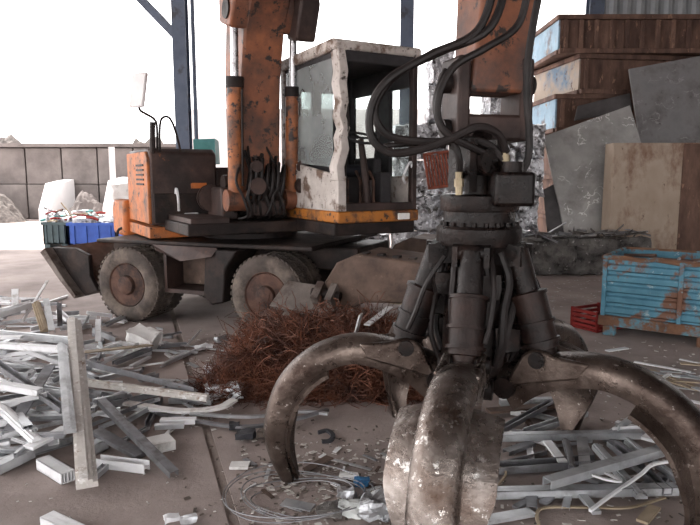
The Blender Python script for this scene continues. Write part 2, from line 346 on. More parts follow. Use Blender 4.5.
# ------------------------------------------------------------------ bins of mixed scrap, far left
def plastic_bin(px0, px1, pyb, hgt, dep, m, label, yaw=0):
    a, b = G(px0, pyb), G(px1, pyb); w = (b - a).length; c = (a + b) / 2
    t = thing('scrap_bin', label, 'bin', (c.x, c.y, 0), 'plastic bins of mixed scrap')
    fr = frame((c.x, c.y, 0), (math.cos(yaw), math.sin(yaw), 0), (-math.sin(yaw), math.cos(yaw), 0))
    k = MB(fr); h = w / 2
    k.box(-h, h, 0, .04, .1, hgt).box(-h, h, dep - .04, dep, .1, hgt).box(-h, -h + .04, 0, dep, .1, hgt).box(h - .04, h, 0, dep, .1, hgt).box(-h, h, 0, dep, .1, .14)
    k.build('body', m, t, 0)
    MB(fr).box(-h - .03, h + .03, -.03, .03, hgt - .07, hgt).box(-h - .03, -h + .02, 0, dep, hgt - .07, hgt).box(h - .02, h + .03, 0, dep, hgt - .07, hgt).build('rim', m, t, 0)
    for i in range(4):
        xx = -h + w * (i + .5) / 4
        MB(fr).box(xx - .02, xx + .02, -.025, .0, .12, hgt - .07).build('rib', m, t, 0)
    for xx in (-h + .08, h - .08): MB(fr).box(xx - .07, xx + .07, .02, dep - .02, 0, .1).build('foot', m, t, 0)
    for i in range(26):
        p = Vector((random.uniform(-h * .9, h * .9), random.uniform(.05, dep - .05), hgt + random.uniform(-.05, .3)))
        d = Vector((random.uniform(-1, 1), random.uniform(-1, 1), random.uniform(-.25, .35))).normalized() * random.uniform(.12, .32)
        q = MB(fr).tube([p - d, p, p + d + Vector((0, 0, -.04))], random.uniform(.015, .04), 5)
        o = q.build('scrap_piece', random.choice(['foil', 'aluwhite', 'alu', 'straw', 'teal', 'redcrate', 'rust']), None, 0)
        tag(o, 'bent strip of mixed scrap heaped in the plastic bins beside the orange counterweight', 'scrap', 'mixed scrap in the plastic bins')
    for i in range(2):
        p = fr @ Vector(((-.5, .5)[i] * h, dep * .5, hgt - .06))
        o = MB(Matrix.Translation(p)).crumple((h * .8, .5, .34), .06, 4, 4, i + px0).build('scrap_clump', random.choice(['foil', 'plasticwhite', 'bale']), None, 0)
        tag(o, 'crumpled pale clump filling the plastic bins beside the orange counterweight', 'scrap', 'mixed scrap in the plastic bins')
plastic_bin(69, 117, 249, .66, .8, 'binblue', 'bright blue plastic bin overflowing with mixed scrap')
plastic_bin(44, 68, 248, .66, .8, 'bingreen', 'dark green plastic bin left of the bright blue bin')

# ------------------------------------------------------------------ the excavator
w1, w2 = G(128, 322), G(266, 337)
U = (w2 - w1).normalized(); V = Vector((-U.y, U.x, 0))
mid = (w1 + w2) / 2; half = (w2 - w1).length / 2
CH = frame(mid, U, V)                   # chassis frame: x towards the stabiliser end, y away from the camera
exc = thing('wheeled_excavator', 'battered orange wheeled scrap excavator with a white cab and rusty boom', 'excavator', (mid.x, mid.y, 0))
def part(mb, name, m, parent=exc, smooth=35, bevel=0, label=None):
    o = mb.build(name, m, parent, smooth, bevel)
    if label: o['label'] = label
    return o
TR = .475
def tyre(cx, y0, wd):
    fr = CH @ Matrix.Translation((cx, y0, TR)) @ Matrix.Rotation(-math.pi / 2, 4, 'X')      # local z -> chassis y
    k = MB(fr)
    prof = [(.27, .02), (.30, 0), (.36, -.012), (.42, 0), (.455, .02), (TR, .05), (TR, wd - .05), (.455, wd - .02), (.42, wd), (.36, wd + .012), (.30, wd), (.27, wd - .02)]
    return k.lathe(prof, 40, True), fr
for cx in (-half, half):
    for y0, outer in ((0, True), (.32, False), (1.72, False), (2.04, True)):
        k, fr = tyre(cx, y0, .27)
        for j in range(40):                     # tread grooves as raised lugs across the shoulder
            q = 2 * math.pi * j / 40
            c, s = math.cos(q), math.sin(q)
            for zz in ((.02, .12), (.15, .25)):
                a = q + (0 if zz[0] < .1 else math.pi / 40)
                ca, sa = math.cos(a), math.sin(a); tx, ty = -sa * .022, ca * .022
                pts = []
                for r in (TR - .012, TR + .004):
                    for zq in zz: pts += [(ca * r - tx, sa * r - ty, zq), (ca * r + tx, sa * r + ty, zq)]
                k.add(pts, [(0, 1, 3, 2), (4, 5, 7, 6), (0, 1, 5, 4), (2, 3, 7, 6), (0, 2, 6, 4), (1, 3, 7, 5)])
        ty_ = part(k, 'tyre', 'rubber', exc, 30)
        z0 = .0 if y0 < 1 else .27
        sg = 1 if y0 < 1 else -1
        rim = MB(fr).lathe([(.285, z0 + sg * .015), (.275, z0 + sg * .0), (.255, z0 + sg * .02), (.23, z0 + sg * .15), (.12, z0 + sg * .17), (.05, z0 + sg * .17)], 28)
        rm = part(rim, 'rim', 'rim', ty_)
        if outer:
            hb = MB(fr).lathe([(.14, z0 + sg * .18), (.14, z0 + sg * .06), (.115, z0 - sg * .03), (.06, z0 - sg * .05)], 20)
            for j in range(8):
                q = 2 * math.pi * j / 8
                hb.cyl((.19 * math.cos(q), .19 * math.sin(q), z0 + sg * .165), (.19 * math.cos(q), .19 * math.sin(q), z0 + sg * .125), .018, 6)
            part(hb, 'hub', 'rim', ty_)
    part(MB(CH).cyl((cx, .4, TR), (cx, 1.95, TR), .11, 12).box(cx - .2, cx + .2, .95, 1.35, TR - .17, TR + .17), 'axle', 'black')
def fend(c, y0, y1, name):
    pass
# chassis frame, deck plate, step boxes
part(MB(CH).prism([(-half - .75, .72), (half + .9, .72), (half + .9, 1.0), (-half - .75, .98)], .62, 1.72), 'chassis_frame', 'black', exc, 35, .02)
part(MB(CH).prism([(-half - .55, .985), (half + .55, 1.0), (half + .55, 1.06), (-half - .55, 1.03)], .1, 2.25), 'deck_plate', 'black', exc, 35, .015)
# bent deck edge sagging between the wheels, mudguard and tool box
part(MB(CH).add([(-.62, .06, 1.0), (-.1, .02, 1.0), (.35, .04, 1.0), (-.5, .0, .93), (-.12, -.05, .83), (.3, -.02, .9), (-.6, .3, .98), (-.1, .3, .98), (.35, .3, .99)],
                [(0, 1, 4, 3), (1, 2, 5, 4), (0, 1, 7, 6), (1, 2, 8, 7)]), 'bent_deck_edge', 'brownpaint', exc, 0)
part(MB(CH).prism([(.18, .98), (.62, .98), (.46, .75), (.42, .35), (.25, .31), (.14, .42)], .02, .56), 'step_box', 'black', exc, 35, .02)
part(MB(CH).box(-.5, .22, .12, .55, .4, .45).box(-.5, -.46, .12, .5, .4, .95), 'foot_step', 'brownpaint', exc, 0)
part(MB(CH).box(-.48, .2, .45, .6, .46, .9), 'tool_box', 'outrig', exc, 35, .02)
# dozer blade at the left end
bx = -half
pl = [(bx - .62, .55), (bx - .5, .36), (bx - .72, .28), (bx - 1.0, .52), (bx - 1.32, .84), (bx - 1.24, .9), (bx - .85, .9), (bx - .62, .82)]
bl = part(MB(CH).prism(pl, .03, .1), 'dozer_blade_cheek', 'black', exc, 35, .01)
part(MB(CH).prism([(bx - 1.32, .84), (bx - 1.24, .9), (bx - .98, .56), (bx - .74, .3), (bx - .78, .26), (bx - 1.02, .5)], -.1, 2.35), 'dozer_blade', 'pad', exc, 35, .005, 'dusty grey dozer blade moldboard')
part(MB(CH).prism(pl, 2.2, 2.27), 'dozer_blade_cheek', 'black', exc, 35, .01)
for y in (.75, 1.5): part(MB(CH).prism([(bx - 1.0, .62), (bx - .1, .85), (bx - .1, .65), (bx - .95, .45)], y, y + .14), 'blade_arm', 'black', exc, 35, .01)
# stabiliser at the right end: sloped steel box with a bent pad arm
sx = half
st = part(MB(CH).prism([(sx + .62, .38), (sx + .98, .94), (sx + 1.2, 1.04), (sx + 1.95, .98), (sx + 1.98, .58), (sx + 1.3, .54), (sx + 1.06, .42), (sx + .86, .68), (sx + .74, .4)], -.22, .55), 'stabiliser_box', 'outrig', exc, 35, .02, 'dusty rust-brown stabiliser box with sloping edges')
part(MB(CH).prism([(sx + .62, .38), (sx + .98, .94), (sx + 1.2, 1.04), (sx + 1.95, .98), (sx + 1.98, .58), (sx + 1.3, .54), (sx + 1.06, .42), (sx + .86, .68), (sx + .74, .4)], 1.7, 2.4), 'stabiliser_box', 'outrig', exc, 35, .02)
for i in range(4):
    c = CH @ Vector((sx + 1.25 + i * .17, -.05, 1.03 - i * .012)); 
    part(MB(frame(c, U, V)).box(-.035, .035, -.05, .05, 0, .022), 'mount_lug', 'black', st, 0)
part(MB(CH).tube([(sx + .95, .1, .6), (sx + .55, -.02, .56), (sx + .25, -.12, .44)], [.09, .085, .07], 10), 'pad_arm', 'black')
c = P(311, 300, 6.72)
pf = frame(c, U + Vector((0, 0, -.08)), V + Vector((0, 0, .9)))
pd = part(MB(pf).prism([(-.42, -.18), (.3, -.17), (.36, .1), (.28, .19), (-.36, .19)], -.03, .03, 'xy'), 'stabiliser_pad', 'pad', exc, 35, .01, 'flat dusty stabiliser foot plate')
part(MB(pf).box(.08, .16, -.1, .12, .02, .2).box(.24, .31, -.1, .12, .02, .2), 'pad_lug', 'pad', pd, 0, )
part(MB(pf).cyl((.04, .02, .12), (.36, .02, .12), .05, 12), 'pad_pin', 'black', pd)
# slewing ring and upper frame
SC = CH @ Vector((.1, 1.2, 0))                               # slewing centre
F_ = Vector((.5, -.866, 0)); Lf = Vector((.866, .5, 0))
UP = frame((SC.x, SC.y, 0), F_, Lf)                          # upper frame: x forward, y to the operator's left
part(MB(UP).lathe([(.62, 1.03), (.62, 1.12), (.56, 1.12), (.56, 1.2)], 32), 'slewing_ring', 'black')
part(MB(UP).box(-1.3, 1.05, -1.15, .4, 1.16, 1.3).box(-.3, 2.0, .2, 1.28, 1.18, 1.32), 'upper_frame', 'black', exc, 35, .015)
cwt = part(MB(UP).prism([(-2.02, .98), (-1.2, .98), (-1.2, 1.5), (-1.92, 1.5), (-2.05, 1.36)], -1.42, 1.25), 'counterweight', 'orange', exc, 35, .05)
part(MB(UP).box(-1.3, .02, -1.34, -.4, 1.06, 1.2), 'side_skirt', 'orange', exc, 35, .01)
hood = part(MB(UP).prism([(-1.25, 1.22), (.0, 1.22), (.0, 2.12), (-.1, 2.18), (-1.25, 2.18)], -1.3, -.45), 'side_hood', 'brownpaint', exc, 35, .03, 'oily dark brown side hood')
part(MB(UP).prism([(-1.22, 1.24), (-.02, 1.24), (-.02, 2.06), (-.12, 2.14), (-1.22, 2.14)], -1.335, -1.295), 'side_panel', 'orange', exc, 35, .01, 'orange hood side with vent slots')
for i in range(5): part(MB(UP).box(-.62, -.2, -1.345, -1.33, 1.72 + i * .06, 1.745 + i * .06), 'vent_slot', 'black', exc, 0)
part(MB(UP).box(-.02, .02, -1.27, -.48, 1.25, 1.62), 'hood_front_panel', 'black', hood, 0, .01)
part(MB(UP).box(-.01, .035, -.9, -.72, 1.3, 1.37), 'lamp', 'aluwhite', hood, 0, .01)
part(MB(UP).tube(catmull([(.02, -1.0, 1.62), (.06, -1.0, 1.68), (.06, -.98, 1.55), (.03, -.97, 1.4)], 5), .018, 6), 'handle', 'aluwhite', hood)
part(MB(UP).box(0.01, .03, -.8, -.6, 1.68, 1.75), 'worn_patch', 'orange', hood, 0)
part(MB(UP).box(-1.25, -.05, -.45, .2, 1.3, 1.95), 'engine_cover', 'brownpaint', exc, 35, .03)
part(MB(UP).lathe([(.01, 1.95), (.09, 1.95), (.09, 2.12), (.01, 2.12)], 14), 'cap', 'black')
# mirror and hand rails on the hood
hy = 8.0
st_ = [P(157, 160, 8.15), P(157, 128, 8.15), P(154, 119, 8.15), P(146, 114, 8.15), P(140, 110, 8.15), P(139, 104, 8.15)]
part(MB().tube(catmull(st_, 5), .016, 8), 'mirror_stalk', 'black')
mc = P(138.5, 90, 8.15)
part(MB(frame(mc, (.9, -.42, 0), (.1, .2, 1))).box(-.115, .115, -.22, .22, -.025, .025), 'mirror', 'mirror', exc, 35, .02, 'white rear-view mirror')
part(MB().tube(catmull([P(160, 160, 8.1), P(160, 125, 8.1), P(164, 117, 8.1), P(171, 120, 8.12), P(178, 140, 8.2), P(183, 166, 8.3)], 5), .015, 8), 'hand_rail', 'black')
part(MB().tube([P(152.5, 165, 8.05), P(152.5, 122, 8.05)], .035, 8), 'exhaust_stub', 'black')
part(MB().tube(catmull([P(117, 245, 9.1), P(118, 231, 9.1), P(124, 228, 9.1), P(133, 229, 9.1), P(136, 240, 9.1)], 4), .02, 6), 'hand_rail', 'black')
sk = UP @ Vector((-1.75, -1.2, 1.6))
o = MB(Matrix.Translation(sk)).crumple((.42, .34, .22), .05, 6, 4, 5).build('sack', 'plasticwhite', None, 60, loc=sk); tag(o, 'white sack lying on the orange counterweight beside the hood', 'sack')
# boom: tall box section that bends forward over the cab, off the top of the frame
def bp(a, z): return (a, z)
boom_poly = [(.28, 1.42), (.78, 1.42), (.80, 2.2), (.86, 3.0), (.98, 3.5), (1.25, 3.95), (1.8, 4.4), (3.0, 4.85), (4.45, 5.2), (4.5, 5.5), (3.0, 5.45), (1.6, 5.1), (.8, 4.6), (.36, 3.9), (.24, 3.0)]
bm_ = part(MB(UP).prism(boom_poly, -.40, .10), 'boom', 'boom', exc, 35, .03)
for y in (-.415, .095): part(MB(UP).prism([(.34, 1.5), (.7, 1.5), (.72, 2.6), (.44, 2.7)], y, y + .02), 'boom_side_plate', 'boom', bm_, 0)
part(MB(UP).box(.1, .66, -.62, -.40, 1.3, 1.7).box(.1, .66, .1, .4, 1.3, 1.7), 'boom_foot', 'brownpaint', exc, 35, .03)
part(MB(UP).cyl((.52, -.55, 1.75), (.52, .55, 1.75), .1, 16), 'boom_pin', 'black')
part(MB(UP).prism([(.62, 3.62), (.98, 3.5), (1.12, 3.75), (1.1, 4.1), (.6, 4.15)], -.58, .36), 'cylinder_bracket', 'boom', exc, 35, .03)
for y, zt, m0 in ((-.50, 3.72, 'cylorange'), (.24, 3.62, 'cylorange')):
    A, B = Vector((.82, y, 1.5)), Vector((.92, y, zt)); d = (B - A)
    cy = part(MB(UP).cyl(A, A + d * .64, .088, 18), 'boom_cylinder', m0, exc)
    part(MB(UP).cyl(A + d * .61, A + d * .665, .105, 18), 'gland', 'black', cy)
    part(MB(UP).cyl(A + d * .64, B, .046, 14), 'rod', 'chrome', cy)
    part(MB(UP).cyl(B + Vector((-.02, -.1, 0)), B + Vector((-.02, .1, 0)), .11, 16), 'rod_eye', 'black', cy)
    part(MB(UP).cyl(A + Vector((0, -.12, .05)), A + Vector((0, .12, .05)), .13, 16), 'base_eye', 'boom', cy)
    part(MB(UP).tube([A + d * .1 + Vector((.11, .05, 0)), A + d * .6 + Vector((.11, .05, 0))], .016, 6), 'feed_pipe', 'black', cy)
part(MB(UP).prism([(.9, 3.45), (1.15, 3.4), (1.3, 3.8), (1.2, 4.3), (.85, 4.2)], .16, .42), 'cylinder_clevis', 'brownpaint', exc, 35, .03)
# valve hoses at the boom foot
for i in range(7):
    y = -.46 + i * .07
    part(MB(UP).tube(catmull([(.55, y, 1.35), (.98, y + .05, 1.5 + .1 * random.random()), (1.0, y + .1, 1.85 + .2 * random.random()), (.86, y + .15, 1.95), (.8, y + .1, 1.6)], 5), .02, 7), 'hose', 'hose')
for y in (-.3, .3):
    part(MB(UP).cyl((.98, y, 1.72), (1.06, y, 1.72), .1, 16).cyl((.98, y, 1.95), (1.04, y, 1.95), .07, 14), 'valve', 'brownpaint')
part(MB(UP).box(.8, .95, -.36, .1, 1.36, 1.56), 'valve_block', 'brownpaint', exc, 35, .02)
for i in range(9):
    y = -.44 + i * .06; a = random.uniform(.92, 1.0)
    part(MB(UP).tube(catmull([(.75, y, 1.32), (a, y + .03, 1.38), (a + .03, y + random.uniform(-.1, .1), 1.6), (a, y + random.uniform(-.12, .12), 1.8), (.79, max(-.36, min(.05, y)), 2.0 + .2 * random.random())], 5), random.uniform(.014, .026), 7), 'hose', 'hose')
part(MB(UP @ Matrix.Translation((.2, -.6, 1.56)) @ Matrix.Rotation(math.pi / 2, 4, 'Y')).lathe([(.05, -.06), (.17, -.06), (.17, -.03), (.1, -.03), (.1, .03), (.17, .03), (.17, .06), (.05, .06)], 24), 'hose_reel', 'brownpaint')
part(MB(UP).box(.0, 1.0, -1.1, -.64, 1.29, 1.36), 'step_plate', 'brownpaint', exc, 35, .01)
for i in range(4):
    part(MB(UP).box(.7 + .0 * i, .82, -.40 + i * .13, -.31 + i * .13, 1.56, 1.66), 'valve_spool', 'brownpaint', exc, 0, .01)
# cab
cc = P(338, 222, 7.05)
CB = frame(cc, Lf, -F_)                                       # cab frame: x along the windscreen, y backwards, z up; origin = near bottom corner
CW, CD, CHT = 1.06, 1.5, P(338, 41, 7.05).z - cc.z
part(MB(CB).box(-.01, CW + .02, -.02, CD, -.02, .11).box(.05, CW, .04, CD, -.1, -.02), 'cab_skirt', 'yellow', exc, 35, .02)
part(MB(CB).box(0.02, CW, 0.02, CD, .11, .16), 'cab_floor', 'cabdark', exc, 0)
pr = part(MB(CB).prism([(0, .11), (CD, .11), (CD, .62), (1.1, .66), (.1, .52), (0, .5)], 0, .05, 'yz'), 'cab_side_panel', 'cabwhite', exc, 35, .012, 'battered white lower side panel')
# battered near corner post, irregular
post = [(0, .45), (-.02, .6), (.045, .8), (.03, .92), (.07, 1.02), (.02, 1.15), (.05, 1.3), (.01, 1.5), (.03, 1.62), (.0, CHT - .05)]
mb = MB(CB); vs = []; fs = []
for x_, z_ in post: vs += [(x_ - .01, -.02, z_), (x_ + .085, -.02 + .02 * math.sin(z_ * 7), z_), (x_ + .085, .1, z_), (x_ - .01, .15, z_)]
for i in range(len(post) - 1):
    for j in range(4): a = i * 4; fs.append((a + j, a + (j + 1) % 4, a + 4 + (j + 1) % 4, a + 4 + j))
fs += [(3, 2, 1, 0), tuple(range(len(vs) - 4, len(vs)))]
part(mb.add(vs, fs), 'cab_post', 'cabwhite', exc, 30, .01, 'crumpled white corner post')
part(MB(CB).box(-.005, .1, -.015, .1, .11, .5), 'cab_post_foot', 'cabwhite', exc, 0, .01)
part(MB(CB).box(CW - .07, CW, 0, .08, .11, CHT - .05), 'cab_post', 'brownpaint', exc, 0, .01)
part(MB(CB).box(0, .09, CD - .1, CD, .11, CHT - .05), 'cab_post', 'cabwhite', exc, 0, .01)
part(MB(CB).box(CW - .09, CW, CD - .1, CD, .11, CHT - .05), 'cab_post', 'cabdark', exc, 0, .01)
part(MB(CB).prism([(-.03, CHT - .08), (CD + .02, CHT - .12), (CD + .02, CHT + .01), (.1, CHT + .05), (-.03, CHT + .02)], -.03, CW + .03, 'yz'), 'cab_roof', 'cabwhite', exc, 35, .03)
part(MB(CB).box(.02, CW - .02, .02, CD - .05, CHT - .15, CHT - .09), 'roof_lining', 'cabdark', exc, 0)
part(MB(CB).box(.1, CW - .07, -.02, .05, CHT - .2, CHT - .08), 'windscreen_header', 'cabdark', exc, 0, .015)
gl = part(MB(CB).prism([(.16, .6), (1.38, .68), (1.38, CHT - .16), (.16, CHT - .14)], .02, .03, 'yz'), 'side_window', 'glass', exc, 0)
part(MB(CB).prism([(.1, .12), (CD - .1, .12), (CD - .1, CHT - .12), (.1, CHT - .12)], CW - .035, CW - .025, 'yz'), 'door_window', 'clearglass', exc, 0)
part(MB(CB).box(CW - .07, CW - .01, .5, .82, .12, CHT - .1).box(CW - .07, CW - .01, .1, CD - .1, CHT - .4, CHT - .1), 'door_frame', 'cabdark', exc, 0, .01)
part(MB(CB).box(CW - .06, CW - .01, .1, CD - .1, .12, .5), 'door_panel', 'cabwhite', exc, 0, .01)
part(MB(CB).box(.06, CW - .06, CD - .06, CD - .01, .11, .9).box(.42, .56, CD - .06, CD - .01, .9, CHT - .1).box(.06, CW - .06, CD - .06, CD - .01, CHT - .35, CHT - .1).box(.06, .16, CD - .06, CD - .01, .9, CHT - .1).box(CW - .2, CW - .06, CD - .06, CD - .01, .9, CHT - .1), 'cab_rear_wall', 'cabdark', exc, 0, .01)
part(MB(CB).box(.16, .42, CD - .04, CD - .03, .9, CHT - .35), 'rear_window', 'clearglass', exc, 0)
part(MB(CB).box(.56, CW - .2, CD - .04, CD - .03, .9, CHT - .35), 'rear_window', 'clearglass', exc, 0)
seat = part(MB(CB).prism([(.55, .5), (1.05, .48), (1.1, .62), (.55, .64)], .22, .76, 'yz'), 'seat', 'seat', exc, 35, .05)
part(MB(CB).prism([(1.0, .58), (1.14, .58), (1.26, 1.2), (1.14, 1.24)], .26, .72, 'yz'), 'backrest', 'seat', seat, 35, .06)
part(MB(CB).box(.3, .68, .65, 1.0, .16, .5), 'pedestal', 'cabdark', seat, 35, .02)
for x_ in (.16, .78): part(MB(CB).box(x_, x_ + .12, .5, 1.0, .45, .72), 'console', 'cabdark', seat, 35, .03)
sc_ = part(MB(CB).tube([(.47, .16, .12), (.47, .2, .5), (.47, .3, .92)], [.05, .045, .035], 10), 'steering_column', 'brownpaint')
ring = [Vector((.47 + .2 * math.cos(q), .3 + .18 * math.sin(q), .94 + .07 * math.sin(q))) for q in [2 * math.pi * i / 24 for i in range(24)]]
part(MB(CB).tube(ring, .016, 8, True).tube([(.27, .3, .94), (.67, .3, .94)], .013, 6).tube([(.47, .3, .93), (.47, .47, 1.0)], .013, 6), 'steering_wheel', 'cabdark', sc_)
for x_ in (.25, .42, .6): part(MB(CB).tube([(x_, .22, .16), (x_ + .02, .26, .45), (x_ + .01, .34, .56)], .017, 7).box(x_ - .04, x_ + .04, .1, .22, .17, .2), 'pedal', 'rim')
part(MB(CB).box(.66, .8, .15, .3, .16, .55), 'control_box', 'cabdark', exc, 0, .02)
for x_ in (.2, .82): part(MB(CB).tube([(x_, .55, .7), (x_, .5, .95)], .014, 7).box(x_ - .025, x_ + .025, .47, .53, .93, 1.03), 'lever', 'cabdark')
part(MB(CB).tube(catmull([(CW - .14, .05, .42), (CW - .18, .02, .5), (CW - .1, .0, .66), (CW - .06, .02, .6)], 5), .014, 7), 'grab_handle', 'aluwhite')
part(MB(CB).box(CW - .28, CW - .12, -.04, .0, .0, .075), 'headlight', 'lamp', exc, 0, .01)
part(MB(CB).box(.1, CW - .07, 0, .05, .11, .2), 'windscreen_sill', 'brownpaint', exc, 0, .01)
part(MB(CB).tube([(.09, .0, .5), (.13, .0, 1.1), (.09, .0, CHT - .15)], .014, 6), 'windscreen_seal', 'black')
# low clutter behind cab on the deck
part(MB(UP).box(-1.2, -.2, .45, 1.2, 1.3, 1.75), 'rear_cover', 'brownpaint', exc, 35, .03)
tl = P(207, 152, 9.6)
part(MB(Matrix.Translation(tl)).crumple((.3, .3, .35), .02, 3, 4, 2), 'filter_housing', 'teal')
# stick and its end fork
GC = Vector((.735, 3.65, 0))                                  # grapple centre on the ground
s0, s1 = P(487, 95, 3.85), P(497, 0, 3.95)
sd = (s1 - s0).normalized(); top = s0 + sd * 3.0
SF = frame(s0, Lf, -F_ * .95 + Lf * -.0, None)
sl = MB(); vs = []
sxx = Vector((.966, .26, 0)); syy = Vector((-.26, .966, 0))
for p, a, b in ((s0, .165, .13), (s0 + sd * .8, .185, .2), (s0 + sd * 2.6, .185, .3), (top, .16, .16)):
    vs += [p - sxx * a - syy * b, p + sxx * a - syy * b, p + sxx * a + syy * b, p - sxx * a + syy * b]
fs = [(3, 2, 1, 0), (12, 13, 14, 15)] + [(i * 4 + j, i * 4 + (j + 1) % 4, i * 4 + 4 + (j + 1) % 4, i * 4 + 4 + j) for i in range(3) for j in range(4)]
stk = part(sl.add(vs, fs), 'stick', 'boom', exc, 35, .02)
FK = frame(s0, sxx, syy)
fk = part(MB(FK).box(-.24, -.16, -.13, .13, -.27, .2).box(.15, .235, -.13, .13, -.27, .2).box(-.24, .235, -.12, .12, -.27, -.12), 'stick_fork', 'brownpaint', exc, 35, .02)
part(MB(FK).cyl((-.29, 0, .06), (.29, 0, .06), .06, 14), 'fork_pin', 'black', fk)
part(MB(FK).cyl((-.28, 0, -.2), (.28, 0, -.2), .055, 14), 'fork_pin', 'black', fk)
# hoses from the stick to the grapple head
def hose(pts, r, Y0=None):
    return part(MB().tube(catmull([P(*p) for p in pts], 7), r, 9), 'hose', 'hose')
hose([(499, -30, 3.5), (478, 30, 3.5), (430, 55, 3.45), (388, 80, 3.4), (371, 108, 3.4), (372, 138, 3.4), (392, 153, 3.4), (425, 148, 3.4), (452, 138, 3.4), (478, 127, 3.4), (498, 134, 3.45), (506, 152, 3.5)], .022)
hose([(510, -30, 3.55), (490, 28, 3.5), (440, 52, 3.5), (400, 72, 3.5), (378, 98, 3.5), (376, 120, 3.5), (392, 137, 3.5), (430, 142, 3.5), (470, 140, 3.5), (490, 146, 3.5), (503, 160, 3.5)], .022)
hose([(530, -20, 3.5), (518, 25, 3.5), (486, 48, 3.45), (455, 66, 3.42), (440, 92, 3.4), (438, 118, 3.4), (450, 136, 3.4), (478, 150, 3.45), (494, 158, 3.5)], .02)
hose([(446, 70, 3.5), (436, 100, 3.45), (440, 125, 3.45), (452, 140, 3.45), (459, 158, 3.45), (459, 178, 3.5)], .019)
hose([(384, 146, 3.6), (405, 144, 3.6), (428, 143, 3.6), (446, 146, 3.6)], .016)
hose([(543, -25, 3.6), (534, 20, 3.6), (528, 60, 3.6), (527, 100, 3.6), (529, 130, 3.6), (528, 158, 3.6), (520, 175, 3.6)], .021)

# ------------------------------------------------------------------ the grapple
gr = thing('scrap_grapple', 'greasy five-tine orange-peel scrap grapple standing open in the foreground', 'grapple', (GC.x, GC.y, 0))
GF = Matrix.Translation(GC)
def gp(mb, name, m, parent=gr, smooth=35, bevel=0, label=None): return part(mb, name, m, parent, smooth, bevel, label)
gp(MB(GF).lathe([(.05, .62), (.17, .62), (.2, .8), (.19, 1.1), (.17, 1.42), (.05, 1.42)], 20), 'core', 'grease')
gp(MB(GF).lathe([(.1, 1.46), (.235, 1.46), (.24, 1.47), (.24, 1.555), (.225, 1.57), (.1, 1.57)], 36), 'lower_flange', 'grease')
for i in range(20):
    q = 2 * math.pi * i / 20
    gp(MB(GF).cyl((.21 * math.cos(q), .21 * math.sin(q), 1.56), (.21 * math.cos(q), .21 * math.sin(q), 1.592), .014, 6), 'bolt', 'grease', gr)
gp(MB(GF).lathe([(.1, 1.56), (.2, 1.56), (.2, 1.655), (.1, 1.655)], 30), 'slewing_bearing', 'grease')
gp(MB(GF).lathe([(.08, 1.65), (.215, 1.65), (.22, 1.66), (.22, 1.735), (.2, 1.745), (.08, 1.745)], 32), 'upper_flange', 'grease')
mt = P(511, 188, 3.45)
gp(MB(Matrix.Translation(mt)).box(-.105, .105, -.1, .12, -.095, .085), 'motor_block', 'grease', gr, 35, .02)
gp(MB(Matrix.Translation(mt)).cyl((0, 0, .08), (0, 0, .14), .06, 12), 'motor_cap', 'grease')
h0 = P(477, 190, 3.62)
gp(MB().tube(catmull([P(479, 200, 3.64), P(478, 182, 3.62), P(477, 165, 3.62), P(480, 145, 3.68), P(484, 128, 3.8)], 4), [.09, .085, .08, .075, .075, .075, .075, .075, .07, .07, .065, .06, .06, .06, .06, .06, .06][:17], 12), 'swivel_link', 'grease')
gp(MB(frame(P(476, 162, 3.58), Lf, -F_)).cyl((0, -.13, 0), (0, .13, 0), .075, 14).box(-.12, -.07, -.09, .09, -.16, .12).box(.07, .12, -.09, .09, -.16, .12), 'link_knuckle', 'grease')
for px, py0, py1, y in ((459, 195, 172, 3.45), (505, 172, 148, 3.5), (518, 172, 162, 3.5)):
    a, b = P(px, py0, y), P(px, py1, y)
    gp(MB().tube([a, a.lerp(b, .35), a.lerp(b, .36), a.lerp(b, .7), a.lerp(b, .71), b], [.02, .02, .027, .027, .02, .02], 10), 'hose_fitting', 'brass')
TH = [-112, -40, 32, 104, 176]
CTRL = [(.20, .66), (.34, .745), (.50, .80), (.72, .825), (.95, .755), (1.12, .60), (1.20, .40), (1.21, .20), (1.15, .0)]
